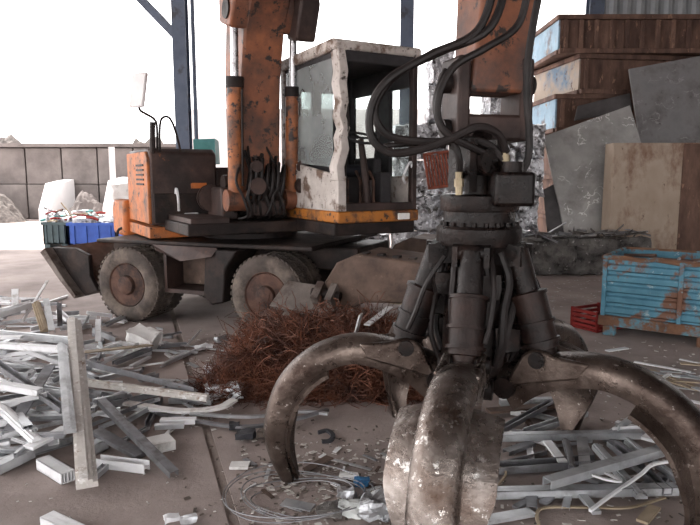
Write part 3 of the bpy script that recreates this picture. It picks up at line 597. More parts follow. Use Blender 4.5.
def tine(th, sw, m, s0_=.46, rs=1.0):
    fr = GF @ Matrix.Rotation(R(th), 4, 'Z')
    cs = catmull([(a if a < .5 else .5 + (a - .5) * rs, 0, b) for a, b in CTRL], 6); n = len(cs)
    rib = MB(fr); vs = []; fs = []; K = 11; sh = []
    for i, c in enumerate(cs):
        t = (cs[min(i + 1, n - 1)] - cs[max(i - 1, 0)]).normalized(); nr = Vector((-t.z, 0, t.x)); s = i / (n - 1)
        if nr.dot(Vector((c.x - .75, 0, c.z - .35))) < 0: nr = -nr
        w = .115 if s > .2 else .085 + .03 * s / .2
        w *= 1 if s < .75 else 1 - .55 * (s - .75) / .25
        d = .1 if s < .8 else .1 - .05 * (s - .8) / .2
        if s < .22: d = .12 - .02 * s / .22
        ring = []
        for j in range(K):
            q = math.pi * j / (K - 1); ring.append((w * math.cos(q), d * (math.sin(q) ** .8) if j not in (0, K - 1) else 0))
        dd = d * .55 + (.07 * (1 - s / .4) if s < .4 else 0); ring += [(-w * .9, -dd), (w * .9, -dd)]
        for b, k in ring: vs.append(Vector((c.x, 0, c.z)) + nr * k + Vector((0, b, 0)))
        sh.append((c, nr, s))
    kk = K + 2
    for i in range(n - 1):
        for j in range(kk): fs.append((i * kk + j, i * kk + (j + 1) % kk, (i + 1) * kk + (j + 1) % kk, (i + 1) * kk + j))
    fs += [tuple(range(kk))[::-1], tuple(range((n - 1) * kk, n * kk))]
    t = gp(rib.add(vs, fs), 'tine', m, gr, 40)
    # wide shell plate on the inner side of the rib
    sel = [q for q in sh if q[2] > s0_]; vs = []; fs = []; J = 9
    for c, nr, s in sel:
        u = (s - s0_) / (1 - s0_)
        w = sw * (1 if u < .45 else 1 - .86 * ((u - .45) / .55) ** 1.3)
        for side in (0, 1):
            for j in range(J):
                b = -1 + 2 * j / (J - 1)
                k = -.035 - .05 * b * b * (w / .25) - side * .022
                vs.append(Vector((c.x, 0, c.z)) + nr * k + Vector((0, b * w, 0)))
    ns = len(sel)
    for i in range(ns - 1):
        for side in (0, 1):
            for j in range(J - 1):
                a = (i * 2 + side) * J + j; b = ((i + 1) * 2 + side) * J + j; fs.append((a, a + 1, b + 1, b))
        for j in (0, J - 1):
            a0, a1, b0, b1 = i * 2 * J + j, (i * 2 + 1) * J + j, (i + 1) * 2 * J + j, ((i + 1) * 2 + 1) * J + j; fs.append((a0, a1, b1, b0))
    for i in (0, ns - 1):
        for j in range(J - 1): a = i * 2 * J + j; fs.append((a, a + 1, a + J + 1, a + J))
    gp(MB(fr).add(vs, fs), 'tine_shell', m, t, 50)
    # lugs and pins on the tine
    gp(MB(fr).prism([(.22, .68), (.27, .78), (.32, .88), (.36, .915), (.41, .925), (.46, .915), (.51, .90), (.58, .895), (.68, .89), (.64, .80), (.42, .74)], -.115, -.07).prism([(.22, .68), (.27, .78), (.32, .88), (.36, .915), (.41, .925), (.46, .915), (.51, .90), (.58, .895), (.68, .89), (.64, .80), (.42, .74)], .07, .115), 'lug', m, t, 35, .015)
    gp(MB(fr).cyl((.41, -.135, .87), (.41, .135, .87), .045, 14), 'pin', 'grease', t)
    gp(MB(fr).cyl((.23, -.13, .68), (.23, .13, .68), .06, 14), 'pivot', 'grease', t)
    # its cylinder
    A, B = Vector((.41, 0, .87)), Vector((.225, 0, 1.43)); d = B - A
    c = gp(MB(fr).tube([A + d * .0, A + d * .06, A + d * .07, A + d * .6, A + d * .61], [.07, .07, .092, .1, .09], 18), 'cylinder', 'cyl')
    for q in (.12, .3, .57): gp(MB(fr).cyl(A + d * q, A + d * (q + .03), .108, 18), 'band', 'cyl', c)
    gp(MB(fr).cyl(A + d * .6, B, .07, 16), 'rod_sleeve', 'grease', c)
    gp(MB(fr).cyl(B + Vector((0, -.1, 0)), B + Vector((0, .1, 0)), .05, 12).box(.13, .29, -.1, -.07, 1.36, 1.47).box(.13, .29, .07, .1, 1.36, 1.47), 'head_lug', 'grease', c)
    gp(MB(fr).tube(catmull([(.2, .1, 1.4), (.3, .13, 1.25), (.36, .12, 1.08), (.4, .1, .98)], 4), .014, 7), 'feed_hose', 'hose', c)
    return t
tine(-109, .25, 'tine2', .40); tine(-36, .2, 'tine', .46, 1.04); tine(42, .26, 'tine', .32); tine(108, .1, 'tine', .6); tine(177, .15, 'tine', .46, .93)
for i in range(12):                     # hydraulic lines strung between the cylinders
    q = R(-170 + i * 27 + random.uniform(-6, 6)); q2 = q + random.uniform(-.5, .5)
    z0 = 1.42; pts = []
    for z, r, a in ((1.43, .2, q), (1.28, .25, q + .1), (1.12, .26, (q + q2) / 2), (.95, .27, q2), (.8, .22, q2)):
        pts.append(GC + Vector((math.cos(a) * r, math.sin(a) * r, z)))
    gp(MB().tube(catmull(pts, 4), random.uniform(.016, .024), 7), 'hydraulic_line', 'hose')
for i in range(10):
    q = R(-160 + i * 36); z = random.choice((.78, .95, 1.1, 1.25)); c = GC + Vector((math.cos(q) * .21, math.sin(q) * .21, z))
    gp(MB(Matrix.Translation(c)).crumple((.13, .13, .12), .02, 3, 8, i), 'grease_clot', 'grease', gr, 50)

# ------------------------------------------------------------------ scrap bales behind the machine
def bale(c, size, yaw, m, label, group, amp=.07, seed=0, n=9):
    fr = Matrix.Translation(c) @ Matrix.Rotation(yaw, 4, 'Z')
    o = MB(fr).crumple(size, amp, n, 3.2, seed).build('scrap_bale', m, None, 0, loc=(c[0], c[1], c[2] - size[2] / 2))
    tag(o, label, 'bale', group); return o
cols = [(250, 1, .8), (290, 1, .8), (331, 1, .8), (371, 1, .8), (410, 4, .78), (437, 6, .42), (466, 4, .62), (496, 5, .6), (524, 4, .52)]
ORD = ['bottom', 'second', 'third', 'fourth', 'fifth', 'topmost']
k = 0
for ci, (px, lv, bw) in enumerate(cols):
    for z in range(lv):
        k += 1; c = P(px, 200, 13.1)
        if px < 420 and lv == 1: lab = 'crumpled bale seen under the excavator, %s from the left of its row' % ['first', 'second', 'third', 'fourth'][ci]
        else: lab = 'crumpled bale, %s from floor, %s column of the stack behind the grapple' % (ORD[z], ['leftmost', 'second', 'middle', 'fourth', 'rightmost'][ci - 4])
        bale((c.x + random.uniform(-.02, .02), c.y + random.uniform(-.1, .1), .37 + z * .71), (bw * .93, .7, .66), random.uniform(-.08, .08), 'bale', lab, 'low row of bales' if 'of its row' in lab else 'tall stack of bales', .07, k)
# loose foil sheets hanging out of the bale stack
for i in range(60):
    px = random.uniform(428, 535); py = random.uniform(125 if px < 500 else 140, 240)
    c = P(px, py, 12.72); d = Vector((random.uniform(-1, 1), random.uniform(-.3, .3), random.uniform(-1, 1))).normalized(); e = d.orthogonal()
    s = random.uniform(.08, .2)
    fr = frame(c, d, e)
    o = MB(fr).crumple((s * 1.6, s, .05), .05, 4, 7, i).build('foil_scrap', random.choice(['foil', 'foil', 'balegrey', 'aludark']), None, 0, loc=c)
    tag(o, 'loose crumpled foil flap on the face of the tall bale stack', 'foil', 'loose foil on the bale stack')
# two flat bales in front, right of the grapple
for px0, px1, lab, sd_ in ((524, 571, 'dull grey crushed bale on the floor right of the grapple head', 3.3), (571, 646, 'long dull crushed bale in front of the rusty beige bin', 5.1)):
    a, b = G(px0, 277), G(px1, 274); w = (b - a).length; c = (a + b) / 2
    bale((c.x, c.y + .32, .35), (w * .95, .6, .68), 0, 'balegrey', lab, None, .06, sd_, 12)
for i in range(34):
    px = random.uniform(530, 642); c = P(px, 238, 11.9); c.z = .72 + random.uniform(0, .07)
    d = Vector((random.uniform(-1, 1), random.uniform(-.5, .5), random.uniform(-.1, .2))).normalized() * random.uniform(.12, .4)
    c.y += random.uniform(-.25, .2)
    o = MB().sheet([c - d, c + d, c + d + Vector((.03, .07, .02)), c - d + Vector((.03, .07, .02))], .012).build('metal_strip', random.choice(['aludark', 'balegrey', 'foil', 'aludark']), None, 0, loc=c)
    tag(o, 'thin grey metal strip lying on top of the low dull bales', 'strip', 'strips on the low bales')
# rusty grating leaning on the stack
c = P(441, 170, 12.6); fr = frame(c, (1, .1, .12), (-.1, .25, 1)); h = .36
t = thing('rusty_grating', 'rust-red slatted grating leaning on the bales beside the cab', 'grating', (c.x, c.y, c.z - h))
MB(fr).box(-.31, -.27, -h, h, 0, .05).box(.27, .31, -h, h, 0, .05).box(-.31, .31, -h, -h + .05, 0, .05).box(-.31, .31, h - .05, h, 0, .05).build('frame', 'redgrille', t, 0)
for i in range(9): MB(fr).box(-.25 + i * .06, -.215 + i * .06, -h, h, .01, .04).build('slat', 'redgrille', t, 0)

# ------------------------------------------------------------------ stacked rusty containers
def container(px, Y, z0, h, w, dep, yaw, mend, label, nrib=9):
    c = P(px, 100, Y); o0 = Vector((c.x, Y, z0))
    t = thing('rusty_container', label, 'container', o0, 'stacked rusty containers')
    fr = frame(o0, (math.cos(yaw), math.sin(yaw), 0), (-math.sin(yaw), math.cos(yaw), 0))
    MB(fr).box(0.03, w, 0.02, .06, .08, h - .08).box(0.03, w, dep - .06, dep, .08, h - .08).box(w - .04, w, .02, dep, .08, h - .08).box(.03, w, .02, dep, .05, .1).build('body', 'rust', t, 0)
    MB(fr).box(-.01, .03, .0, dep, .06, h - .04).build('end_panel', mend, t, 0, .005)
    MB(fr).box(-.05, w + .04, -.09, .05, h - .1, h).box(-.05, w + .04, dep - .05, dep + .05, h - .1, h).box(-.06, .04, -.05, dep, h - .1, h).box(w - .04, w + .05, -.05, dep, h - .1, h).build('rim', 'rust', t, 0, .01)
    MB(fr).box(.0, w, -.12, .08, 0, .1).box(-.04, .06, 0, dep, 0, .09).box(0, w, dep - .08, dep, 0, .09).build('base_rail', 'rust', t, 0, .01)
    for i in range(nrib):
        xx = .1 + (w - .25) * i / (nrib - 1); MB(fr).box(xx, xx + .09, -.05, .03, .1, h - .1).build('rib', 'rust', t, 0, .01)
    return t
zt = P(556, 15, 14.3).z; z1 = P(556, 54, 14.3).z; z2 = P(577, 94, 14.3).z; z3 = P(556, 132, 14.3).z
container(556, 14.3, z1, zt - z1, 4.2, 2.4, 0, 'rustblue', 'topmost rusty ribbed container with a faded blue end', 13)
container(578, 14.3, z2, z1 - z2, 4.0, 2.4, R(7), 'rustbeige', 'middle rusty container with a beige and blue end, second from the top', 3)
container(556, 14.35, z3, z2 - z3, 4.2, 2.4, R(1), 'rustblue', 'third rusty container from the top with a light blue end', 4)
hh = z3 / 3
for i in range(3): container(560 + i, 14.45, i * hh, hh, 4.2, 1.8, 0, 'rust', 'rusty container %s in the stack behind the leaning panels' % ['on the floor', 'second from the floor', 'third from the floor'][i], 4)

# leaning panels
def panel(cs, t, m, label, holes=()):
    pts = [P(*q) for q in cs]; c = sum(pts, Vector()) / 4
    o = MB().sheet(pts, t).build('leaning_sheet', m, None, 0, .006, loc=(c.x, c.y, min(p.z for p in pts))); tag(o, label, 'sheet', 'leaning panels'); return o
panel([(574, 121, 13.9), (632, 111, 13.9), (629, 94, 14.05), (577, 107, 14.05)], .04, 'slabblack', 'charcoal panel strip wedged under the rusty containers')
panel([(640, 150, 13.35), (715, 150, 13.35), (715, 54, 13.9), (628, 70, 13.9)], .05, 'slabdark', 'dark grey square panel behind the rusty beige bin')
panel([(566, 242, 12.75), (668, 236, 12.75), (629, 106, 13.25), (543, 137, 13.25)], .05, 'slab', 'pale grey tilted panel with white scratches leaning beside the bales')
panel([(548, 240, 12.9), (575, 240, 12.7), (572, 175, 13.1), (543, 190, 13.2)], .03, 'slabblack', 'dark bent sheet half hidden behind the scratched grey panel')
# tall beige bin
a = P(614, 143, 12.25); zt = a.z
t = thing('steel_bin', 'tall rusty beige steel bin behind the blue skip', 'bin', (a.x, 12.25, 0))
fr = frame((a.x, 12.25, 0), (1, -.05, 0), (.05, 1, 0))
MB(fr).box(0, 2.6, 0, .05, .08, zt).build('front_wall', 'beige', t, 0, .01)
MB(fr).box(0, .05, .05, .42, .08, zt).box(2.55, 2.6, .05, .42, .08, zt).box(0, 2.6, .42, .46, .08, zt).box(0, 2.6, 0, .46, 0, .08).build('shell', 'beige', t, 0)
MB(fr).box(1.28, 2.6, -.03, 0.0, .1, zt - .02).build('rusted_plate', 'rust', t, 0, .01)
MB(fr).box(-.02, 2.62, -.02, .02, zt - .05, zt).build('rim', 'beige', t, 0)

# ------------------------------------------------------------------ blue skip and red crate
a, b = G(600, 334), G(694, 347)
ux = (b - a).normalized(); fr = frame(a, ux, Vector((-ux.y, ux.x, 0))); w = 1.62; h0, h1 = .14, P(600, 257, a.y).z; dp = 1.05
t = thing('blue_skip', 'chipped blue steel scrap skip standing on rusty feet at right', 'skip', a)
MB(fr).box(0, w, 0, .03, h0, h1).box(0, .03, .03, dp, h0, h1).box(w - .03, w, .03, dp, h0, h1).box(0, w, dp - .03, dp, h0, h1).box(0, w, 0, dp, h0, h0 + .04).build('body', 'skipblue', t, 0, .005)
nrow = 5
for i in range(nrow):
    z0 = h0 + .12 + (h1 - h0 - .16) * i / nrow; z1_ = z0 + (h1 - h0 - .16) / nrow - .025
    for x0, x1 in ((.05, w * .49), (w * .51, w - .05)):
        MB(fr).prism([(0.0, z0), (-.035, z0 + .02), (-.035, z1_ - .02), (0.0, z1_)], x0, x1, 'yz').build('panel', 'skipblue', t, 0, .006)
for xx in (0, w * .49, w - .05): MB(fr).box(xx, xx + .05, -.045, 0, h0, h1).build('post', 'skipblue', t, 0, .008)
MB(fr).box(-.02, w + .02, -.05, .02, h0 - .02, h0 + .1).build('bottom_rail', 'skiprust', t, 0, .01)
vs = []; nseg = 12
rim = MB(fr)
pts = [(w * i / nseg, -.02 + random.uniform(-.015, .015), h1 + random.uniform(-.02, .02)) for i in range(nseg + 1)]
rim.tube(pts, .028, 6).tube([(0, 0, h1), (0, dp, h1)], .028, 6).tube([(w, 0, h1), (w, dp, h1)], .028, 6).tube([(0, dp, h1), (w, dp, h1)], .028, 6)
rim.build('rim', 'skiprust', t)
for xx in (.03, w * .62, w - .15):
    for yy in (-.02, dp - .12): MB(fr).box(xx, xx + .13, yy, yy + .12, 0, h0).build('foot', 'skiprust', t, 0, .008)
for i in range(16):
    c = fr @ Vector((random.uniform(.1, w - .1), random.uniform(.1, dp - .1), h1 - .1 + random.uniform(-.02, .06)))
    d = Vector((random.uniform(-1, 1), random.uniform(-1, 1), random.uniform(-.1, .12))).normalized() * .25
    o = MB().tube([c - d, c, c + d], .02, 5).build('scrap_rod', random.choice(['rust', 'aludark']), None, 0, loc=c); tag(o, 'short scrap rod lying inside the blue skip', 'rod', 'scrap in the blue skip')
o = MB(fr @ Matrix.Translation((w / 2, dp / 2, (h0 + h1) / 2))).crumple((w - .12, dp - .14, h1 - h0 - .18), .03, 8, 3, 9).build('scrap_fill', 'balegrey', None, 0); tag(o, 'tangled dull scrap filling the blue skip', 'scrap', kind='stuff')
a, b = G(570, 326), G(597, 333); ux = (b - a).normalized(); fr = frame(a, ux, Vector((-ux.y, ux.x, 0))); w = (b - a).length; h = .25; dp = .5
t = thing('plastic_crate', 'small red slatted plastic crate beside the blue skip', 'crate', a)
k = MB(fr).box(0, w, 0, dp, 0, .02)
k.build('base', 'redcrate', t, 0)
for xx in (0, w - .03):
    for yy in (0, dp - .03): MB(fr).box(xx, xx + .03, yy, yy + .03, 0, h).build('corner_post', 'redcrate', t, 0)
for i in range(4):
    z = .03 + i * .058
    for y0, y1, x0, x1 in ((.0, .015, 0, w), (dp - .015, dp, 0, w), (0, dp, 0, .015), (0, dp, w - .015, w)):
        MB(fr).box(x0, x1, y0, y1, z, z + .036).build('slat', 'redcrate', t, 0)

# ------------------------------------------------------------------ heap of rusty wire
c0 = G(318, 345); hx, hy0, hy1, hz = .98, 5.12, 6.4, .5
def inheap(u, v):      # height of the wire bale, u along x, v along depth
    e = max(abs(u), abs(v)); return hz * (1 - max(0, e) ** 4) * (1 + .16 * noise.noise(Vector((u * 2, v * 2, 3))))
wt = thing('wire_heap', 'tangled heap of rust-red wire under the grapple tine', 'wire', (-.25, 5.75, 0)); 
core = MB(); n = 22; vs = []; fs = []
cx_, cy_, ry_ = -.25, (hy0 + hy1) / 2, (hy1 - hy0) / 2
for i in range(n + 1):
    for j in range(n + 1):
        u, v = i / n * 2 - 1, j / n * 2 - 1
        vs.append((cx_ + u * hx * .93, cy_ + v * ry_ * .93, max(0, inheap(u, v) * .86 + .05 * noise.noise(Vector((u * 6, v * 6, 0)))) if max(abs(u), abs(v)) < .99 else 0))
for i in range(n):
    for j in range(n): a = i * (n + 1) + j; fs.append((a, a + 1, a + n + 2, a + n + 1))
core.add(vs, fs); o = core.build('wire_core', 'wirecore', wt, 0); o['kind'] = 'stuff'
wm = MB()
for i in range(3800):
    u, v = random.uniform(-1, 1), random.uniform(-1, 1)
    if i < 1600: v = -1 + abs(random.gauss(0, .12))
    z = max(.01, inheap(u, v) * (random.uniform(.05, 1) if (abs(v) > .8 or abs(u) > .8) else random.uniform(.85, 1.06)))
    p = Vector((cx_ + u * hx, cy_ + v * ry_, z))
    r = random.uniform(.05, .2); ax = Vector((random.gauss(0, 1), random.gauss(0, 1) - (.8 if v < -.8 else 0), random.gauss(0, 1) + (.9 if v > -.8 else 0))).normalized()
    e1 = ax.orthogonal().normalized(); e2 = ax.cross(e1); a0 = random.uniform(0, 6.28); sp = random.uniform(1.5, 4.5); pts = []
    for q in range(8):
        t_ = a0 + sp * q / 7; x_ = p + e1 * (math.cos(t_) - math.cos(a0 + sp / 2)) * r + e2 * (math.sin(t_) - math.sin(a0 + sp / 2)) * r * random.uniform(.85, 1.15)
        x_.z = max(.008, x_.z); pts.append(x_)
    wm.tube(pts, random.uniform(.0022, .004), 3)
o = wm.build('wire_tangle', 'wire', wt); o['kind'] = 'stuff'
wt['kind'] = 'stuff'

# ------------------------------------------------------------------ aluminium profiles
def section(kind, w, h):
    t = min(w, h) * .12; a, b = w / 2, h / 2
    if kind == 'U': return [(-a, -b), (a, -b), (a, b), (a - t, b), (a - t, -b + t), (-a + t, -b + t), (-a + t, b), (-a, b)]
    if kind == 'n': return [(-a, b), (-a, -b), (-a + t, -b), (-a + t, b - t), (a - t, b - t), (a - t, -b), (a, -b), (a, b)]
    if kind == 'L': return [(-a, -b), (a, -b), (a, -b + t), (-a + t, -b + t), (-a + t, b), (-a, b)]
    if kind == 'H': return [(-a, -b), (-a + t, -b), (-a + t, -t / 2), (a - t, -t / 2), (a - t, -b), (a, -b), (a, b), (a - t, b), (a - t, t / 2), (-a + t, t / 2), (-a + t, b), (-a, b)]
    if kind == 'T': return [(-a, b), (-a, b - t), (-t / 2, b - t), (-t / 2, -b), (t / 2, -b), (t / 2, b - t), (a, b - t), (a, b)]
    if kind == 'step': return [(-a, -b), (a, -b), (a, 0), (a * .55, 0), (a * .55, b * .55), (a * .1, b * .55), (a * .1, b), (-a * .7, b), (-a * .7, b * .5), (-a, b * .5)]
    return [(-a, -b), (a, -b), (a, b), (-a, b)]
def profile(p0, p1, kind, w, h, m, label, group=None, roll=0, name='aluminium_profile', cat='profile', bend=0):
    p0, p1 = Vector(p0), Vector(p1); d = p1 - p0; c = (p0 + p1) / 2
    up = Vector((0, 0, 1)); y = up.cross(d.normalized())
    if y.length < .05: y = Vector((0, 1, 0))
    fr = frame(c, d, y) @ Matrix.Rotation(roll, 4, 'X'); l = d.length / 2
    mb = MB(fr)
    if kind == 'box':                           # hollow tube with two chambers at the open ends
        t = min(w, h) * .1; a, b = w / 2, h / 2
        mb.box(-l, l, -a, a, -b, -b + t).box(-l, l, -a, a, b - t, b).box(-l, l, -a, -a + t, -b, b).box(-l, l, a - t, a, -b, b).box(-l, l, -t / 2, t / 2, -b, b)
        if w > .08: mb.box(-l, l, -a * .5 - t / 2, -a * .5 + t / 2, -b, b).box(-l, l, a * .5 - t / 2, a * .5 + t / 2, -b, b)
    else: mb.prism(section(kind, w, h), -l, l, 'yz')
    if bend:
        pass
    o = mb.build(name, m, None, 0, loc=c)
    return tag(o, label, cat, group)
def pg(x0, y0, z0, x1, y1, z1): return G(x0, y0, z0), G(x1, y1, z1)
def main(q, kind, w, h, m, label, roll=0, name='aluminium_profile', cat='profile'):
    a, b = pg(*q); return profile(a, b, kind, w, h, m, label, None, roll, name, cat)

# the filler of the left pile, low layers first
poly = [(-60, 300), (20, 290), (60, 300), (120, 322), (165, 325), (185, 345), (200, 380), (205, 400), (190, 420), (165, 440), (120, 440), (95, 425), (70, 435), (52, 455), (20, 465), (-60, 470)]
def inside(x, y):
    c = False
    for i in range(len(poly)):
        (x1, y1), (x2, y2) = poly[i], poly[i - 1]
        if (y1 > y) != (y2 > y) and x < (x2 - x1) * (y - y1) / (y2 - y1) + x1: c = not c
    return c
CN = {'alu': 'silver', 'aluwhite': 'white', 'aludark': 'dull grey', 'outrig': 'brown', 'straw': 'tan'}
KN = {'U': 'channel', 'n': 'channel', 'box': 'hollow tube', 'L': 'angle', 'H': 'H-section', 'step': 'stepped profile', 'flat': 'flat bar', 'T': 'T-section'}
def plab(px, py, l, kd, m, an):
    row = 'back' if py < 350 else ('middle' if py < 405 else 'front')
    colm = 'left of' if px < 60 else ('beside' if px < 105 else 'right of')
    a = abs(math.atan2(math.sin(2 * an), math.cos(2 * an))) / 2
    return '%s %s %s %s, %s of pile, %s cream profile' % ('short' if l < .34 else 'long', CN[m], KN[kd], 'crosswise' if a < .78 else 'pointing away', row, colm)
random.seed(23)
HM = {}; CELL = .018                     # height map: every offcut comes to rest on the ones below it
def foot(a, b, w):
    d = Vector((b.x - a.x, b.y - a.y, 0)); l = d.length; d /= l; e = Vector((-d.y, d.x, 0)); n = max(2, int(l / .012)); k = max(1, int(w / .012)); out = []
    for i in range(n + 1):
        for j in range(k + 1):
            p = Vector((a.x, a.y, 0)) + d * l * i / n + e * w * (j / k - .5); out.append((i / n, (int(p.x // CELL), int(p.y // CELL))))
    return out
def settle(a, b, w, h):
    cells = foot(a, b, w); za = max(HM.get(c, 0) for t, c in cells if t <= .5); zb = max(HM.get(c, 0) for t, c in cells if t >= .5)
    lim = .35 * (b - a).length
    if abs(za - zb) > lim: za, zb = max(za, zb - lim), max(zb, za - lim)
    lift = max(0, max(HM.get(c, 0) - (za + (zb - za) * t) for t, c in cells)) + .003
    return cells, za + lift, zb + lift
cnt = 0; tries = 0
while cnt < 262 and tries < 9000:
    tries += 1
    px, py = random.uniform(-60, 205), random.uniform(290, 470)
    if not inside(px, py): continue
    edge = min(1, max(0, (150 - px) / 90)) * min(1, max(.15, (470 - py) / 60))
    zmax = .07 + .25 * edge * min(1, max(.1, (py - 292) / 45))
    f = min(1, cnt / 200)
    c = G(px, py, .1 * f * edge); L_ = random.uniform(.12, .34) if random.random() < .75 else random.uniform(.4, .75)
    if px > 120: L_ *= .8
    an = random.gauss(.1, .75) if random.random() < .6 else random.uniform(0, 3.14)
    d = Vector((math.cos(an), math.sin(an), 0)) * L_ / 2
    a, b = c - d, c + d
    mm = random.choice(['alu', 'alu', 'aluwhite', 'aludark', 'alu', 'aluwhite'])
    kd = random.choice(['U', 'n', 'box', 'L', 'H', 'step', 'step', 'box', 'flat', 'n'])
    w = random.uniform(.026, .066); h = random.uniform(.02, .045) if kd != 'flat' else .006
    roll = random.choice([0, 0, 1.5708, 3.1416]) if kd != 'flat' else 0
    fw, fh = (h, w) if roll == 1.5708 else (w, h)
    cells, za, zb = settle(a, b, fw, fh)
    if max(za, zb) + fh > zmax: continue
    for t_, q in cells: HM[q] = max(HM.get(q, 0), za + (zb - za) * t_ + fh)
    a.z, b.z = za + fh / 2, zb + fh / 2
    profile(a, b, kd, w, h, mm, plab(px, py, L_, kd, mm, an), 'profiles jumbled in the left pile', roll)
    cnt += 1
# pieces that stand out
main((74, 320, .52, 87, 483, .09), 'step', .12, .07, 'plank', 'long scuffed cream-white profile lying across the front of the left pile')
main((62, 345, .44, 70, 430, .24), 'step', .075, .05, 'alu', 'ribbed grey profile tucked beside the long scuffed cream profile')
main((101, 401, .22, 174, 474, .03), 'n', .062, .04, 'aludark', 'straight grey channel sloping from the pile down to the bare floor')
main((-30, 330, .42, 72, 340, .42), 'step', .08, .06, 'alu', 'pale stepped profile lying level at the top left of the pile')
main((-30, 343, .40, 70, 350, .4), 'box', .06, .05, 'aluwhite', 'white hollow profile just below the pale stepped one')
main((84, 381, .2, 208, 397, .1), 'step', .09, .05, 'plank', 'long cream stepped profile pointing right from the pile')
main((88, 362, .25, 196, 389, .13), 'L', .07, .05, 'aludark', 'long dull angle strip behind the cream stepped profile')
main((84, 352, .24, 150, 345, .12), 'flat', .1, .01, 'straw', 'tan flat strip at the back of the pile')
main((-20, 352, .36, 64, 410, .2), 'U', .06, .04, 'aludark', 'dark channel crossing the left side of the pile diagonally')
main((10, 430, .13, 50, 366, .28), 'flat', .085, .012, 'aludark', 'dull flat bar rising towards the upper right in the pile')
main((96, 431, .1, 141, 456, .04), 'flat', .085, .03, 'aludark', 'dull flat bar right of the cream profile foot')
main((98, 461, .035, 147, 467, .035), 'H', .07, .06, 'aluwhite', 'short white H-section offcut on the bare floor beside the cream profile')
main((43, 462, .04, 68, 477, .04), 'box', .085, .07, 'aluwhite', 'stubby white hollow offcut left of the cream profile foot')
main((47, 518, .03, 90, 538, .03), 'box', .08, .05, 'aluwhite', 'white hollow profile end at the bottom left picture edge')
main((150, 446, .035, 172, 441, .035), 'box', .16, .065, 'plasticwhite', 'white multi-chamber block offcut at the right edge of the pile')
main((90, 480, .025, 107, 465, .025), 'H', .045, .035, 'alu', 'tiny skeletal profile slice beside the cream profile foot')
main((92, 449, .03, 105, 442, .05), 'box', .08, .07, 'alu', 'short open-ended grey offcut behind the tiny slice')
main((15, 312, .3, 15, 289, .55), 'flat', .07, .02, 'aluwhite', 'white flat piece standing upright at the back of the pile')
main((22, 322, .3, 47, 281, .55), 'flat', .03, .012, 'aluwhite', 'thin white strip poking up behind the pile')
main((45, 330, .32, 36, 303, .5), 'step', .08, .05, 'straw', 'cream stub leaning upright in the back of the pile')
main((52, 332, .32, 46, 300, .5), 'n', .06, .04, 'alu', 'grey stub leaning upright next to the cream stub')
main((60, 325, .3, 59, 302, .5), 'L', .05, .04, 'aludark', 'dark grey stub leaning upright behind the pile')
main((-20, 320, .4, 34, 303, .42), 'U', .1, .06, 'aluwhite', 'broad white channel at the top left corner of the pile')
main((-20, 338, .44, 22, 337, .44), 'flat', .07, .02, 'aluwhite', 'bright white bar end at the left picture edge')
main((98, 340, .12, 98, 318, .3), 'L', .06, .04, 'aluwhite', 'small bright white angle standing at the back of the pile')
main((110, 405, .1, 200, 383, .05), 'U', .05, .03, 'alu', 'thin silver channel in the right part of the pile')
main((150, 350, .05, 198, 352, .03), 'U', .03, .02, 'alu', 'thin silver bar behind the white tub')
main((130, 408, .06, 185, 412, .04), 'flat', .06, .015, 'aluwhite', 'white flat strip among the pile pieces near the floor joint')
main((0, 405, .22, 38, 440, .12), 'step', .08, .05, 'aluwhite', 'white stepped profile at the lower left of the pile')
main((0, 385, .3, 40, 392, .27), 'box', .07, .05, 'aluwhite', 'white hollow profile at the left picture edge')
main((-5, 470, .035, 32, 452, .06), 'box', .07, .06, 'alu', 'silver hollow offcut at the lower left edge of the pile')
main((28, 448, .1, 66, 428, .12), 'flat', .09, .02, 'aluwhite', 'pale plate offcut at the front of the pile')
# long bent strips running right from the pile
def strip(pts, w, t, m, label, name='metal_strip', cat='strip'):
    ps = catmull([G(*p) for p in pts], 7); vs = []; fs = []; n = len(ps); c0 = sum(ps, Vector()) / n
    for i, p in enumerate(ps):
        d = (ps[min(i + 1, n - 1)] - ps[max(i - 1, 0)]).normalized(); s = Vector((0, 0, 1)).cross(d).normalized() * w / 2; up = Vector((0, 0, t))
        vs += [p - s, p + s, p + s + up, p - s + up]
    for i in range(n - 1):
        for j in range(4): a = i * 4; fs.append((a + j, a + (j + 1) % 4, a + 4 + (j + 1) % 4, a + 4 + j))
    fs += [(3, 2, 1, 0), tuple(range(4 * n - 4, 4 * n))]
    return tag(MB().add(vs, fs).build(name, m, None, 35, loc=c0), label, cat)
strip([(125, 404, .08), (180, 412, .05), (218, 409, .05), (234, 401, .05)], .07, .02, 'plasticwhite', 'pale bent plastic strip curling up by the wire heap')
strip([(130, 408, .03), (190, 421, .02), (240, 428, .02), (285, 423, .03), (328, 411, .03)], .035, .02, 'aludark', 'long bent grey strip reaching from the pile to the left tine')
strip([(190, 415, .04), (250, 418, .03), (300, 413, .03), (328, 415, .03)], .03, .02, 'alu', 'thin silver bent strip beside the long grey one')
strip([(318, 434, .01), (327, 432, .02), (333, 437, .02), (330, 442, .01), (322, 443, .01)], .03, .02, 'blackrubber', 'short curved black rubber strip on the floor inside the left tine')
strip([(334, 460, .004), (352, 465, .004), (371, 470, .004)], .025, .006, 'alu', 'thin silver strip on the floor between the front and left tines')
strip([(100, 350, .1), (122, 343, .12), (140, 346, .08), (163, 344, .05)], .03, .015, 'aluwhite', 'thin white bent strip beside the white tub')
# white crushed tub
c = G(143, 340, .12)
t = thing('white_tub', 'crushed white plastic tub lying behind the left pile', 'tub', (c.x, c.y, .02))
fr = frame(c, (.9, -.2, -.3), (.3, .9, .2))
k = MB(fr).crumple((.27, .2, .22), .035, 6, 5, 11); k.build('body', 'plasticwhite', t, 60)
MB(fr).tube(catmull([(.14, -.1, -.1), (.16, -.1, .1), (.15, .1, .11), (.15, .1, -.1)], 3), .012, 6).build('rim', 'plasticwhite', t)

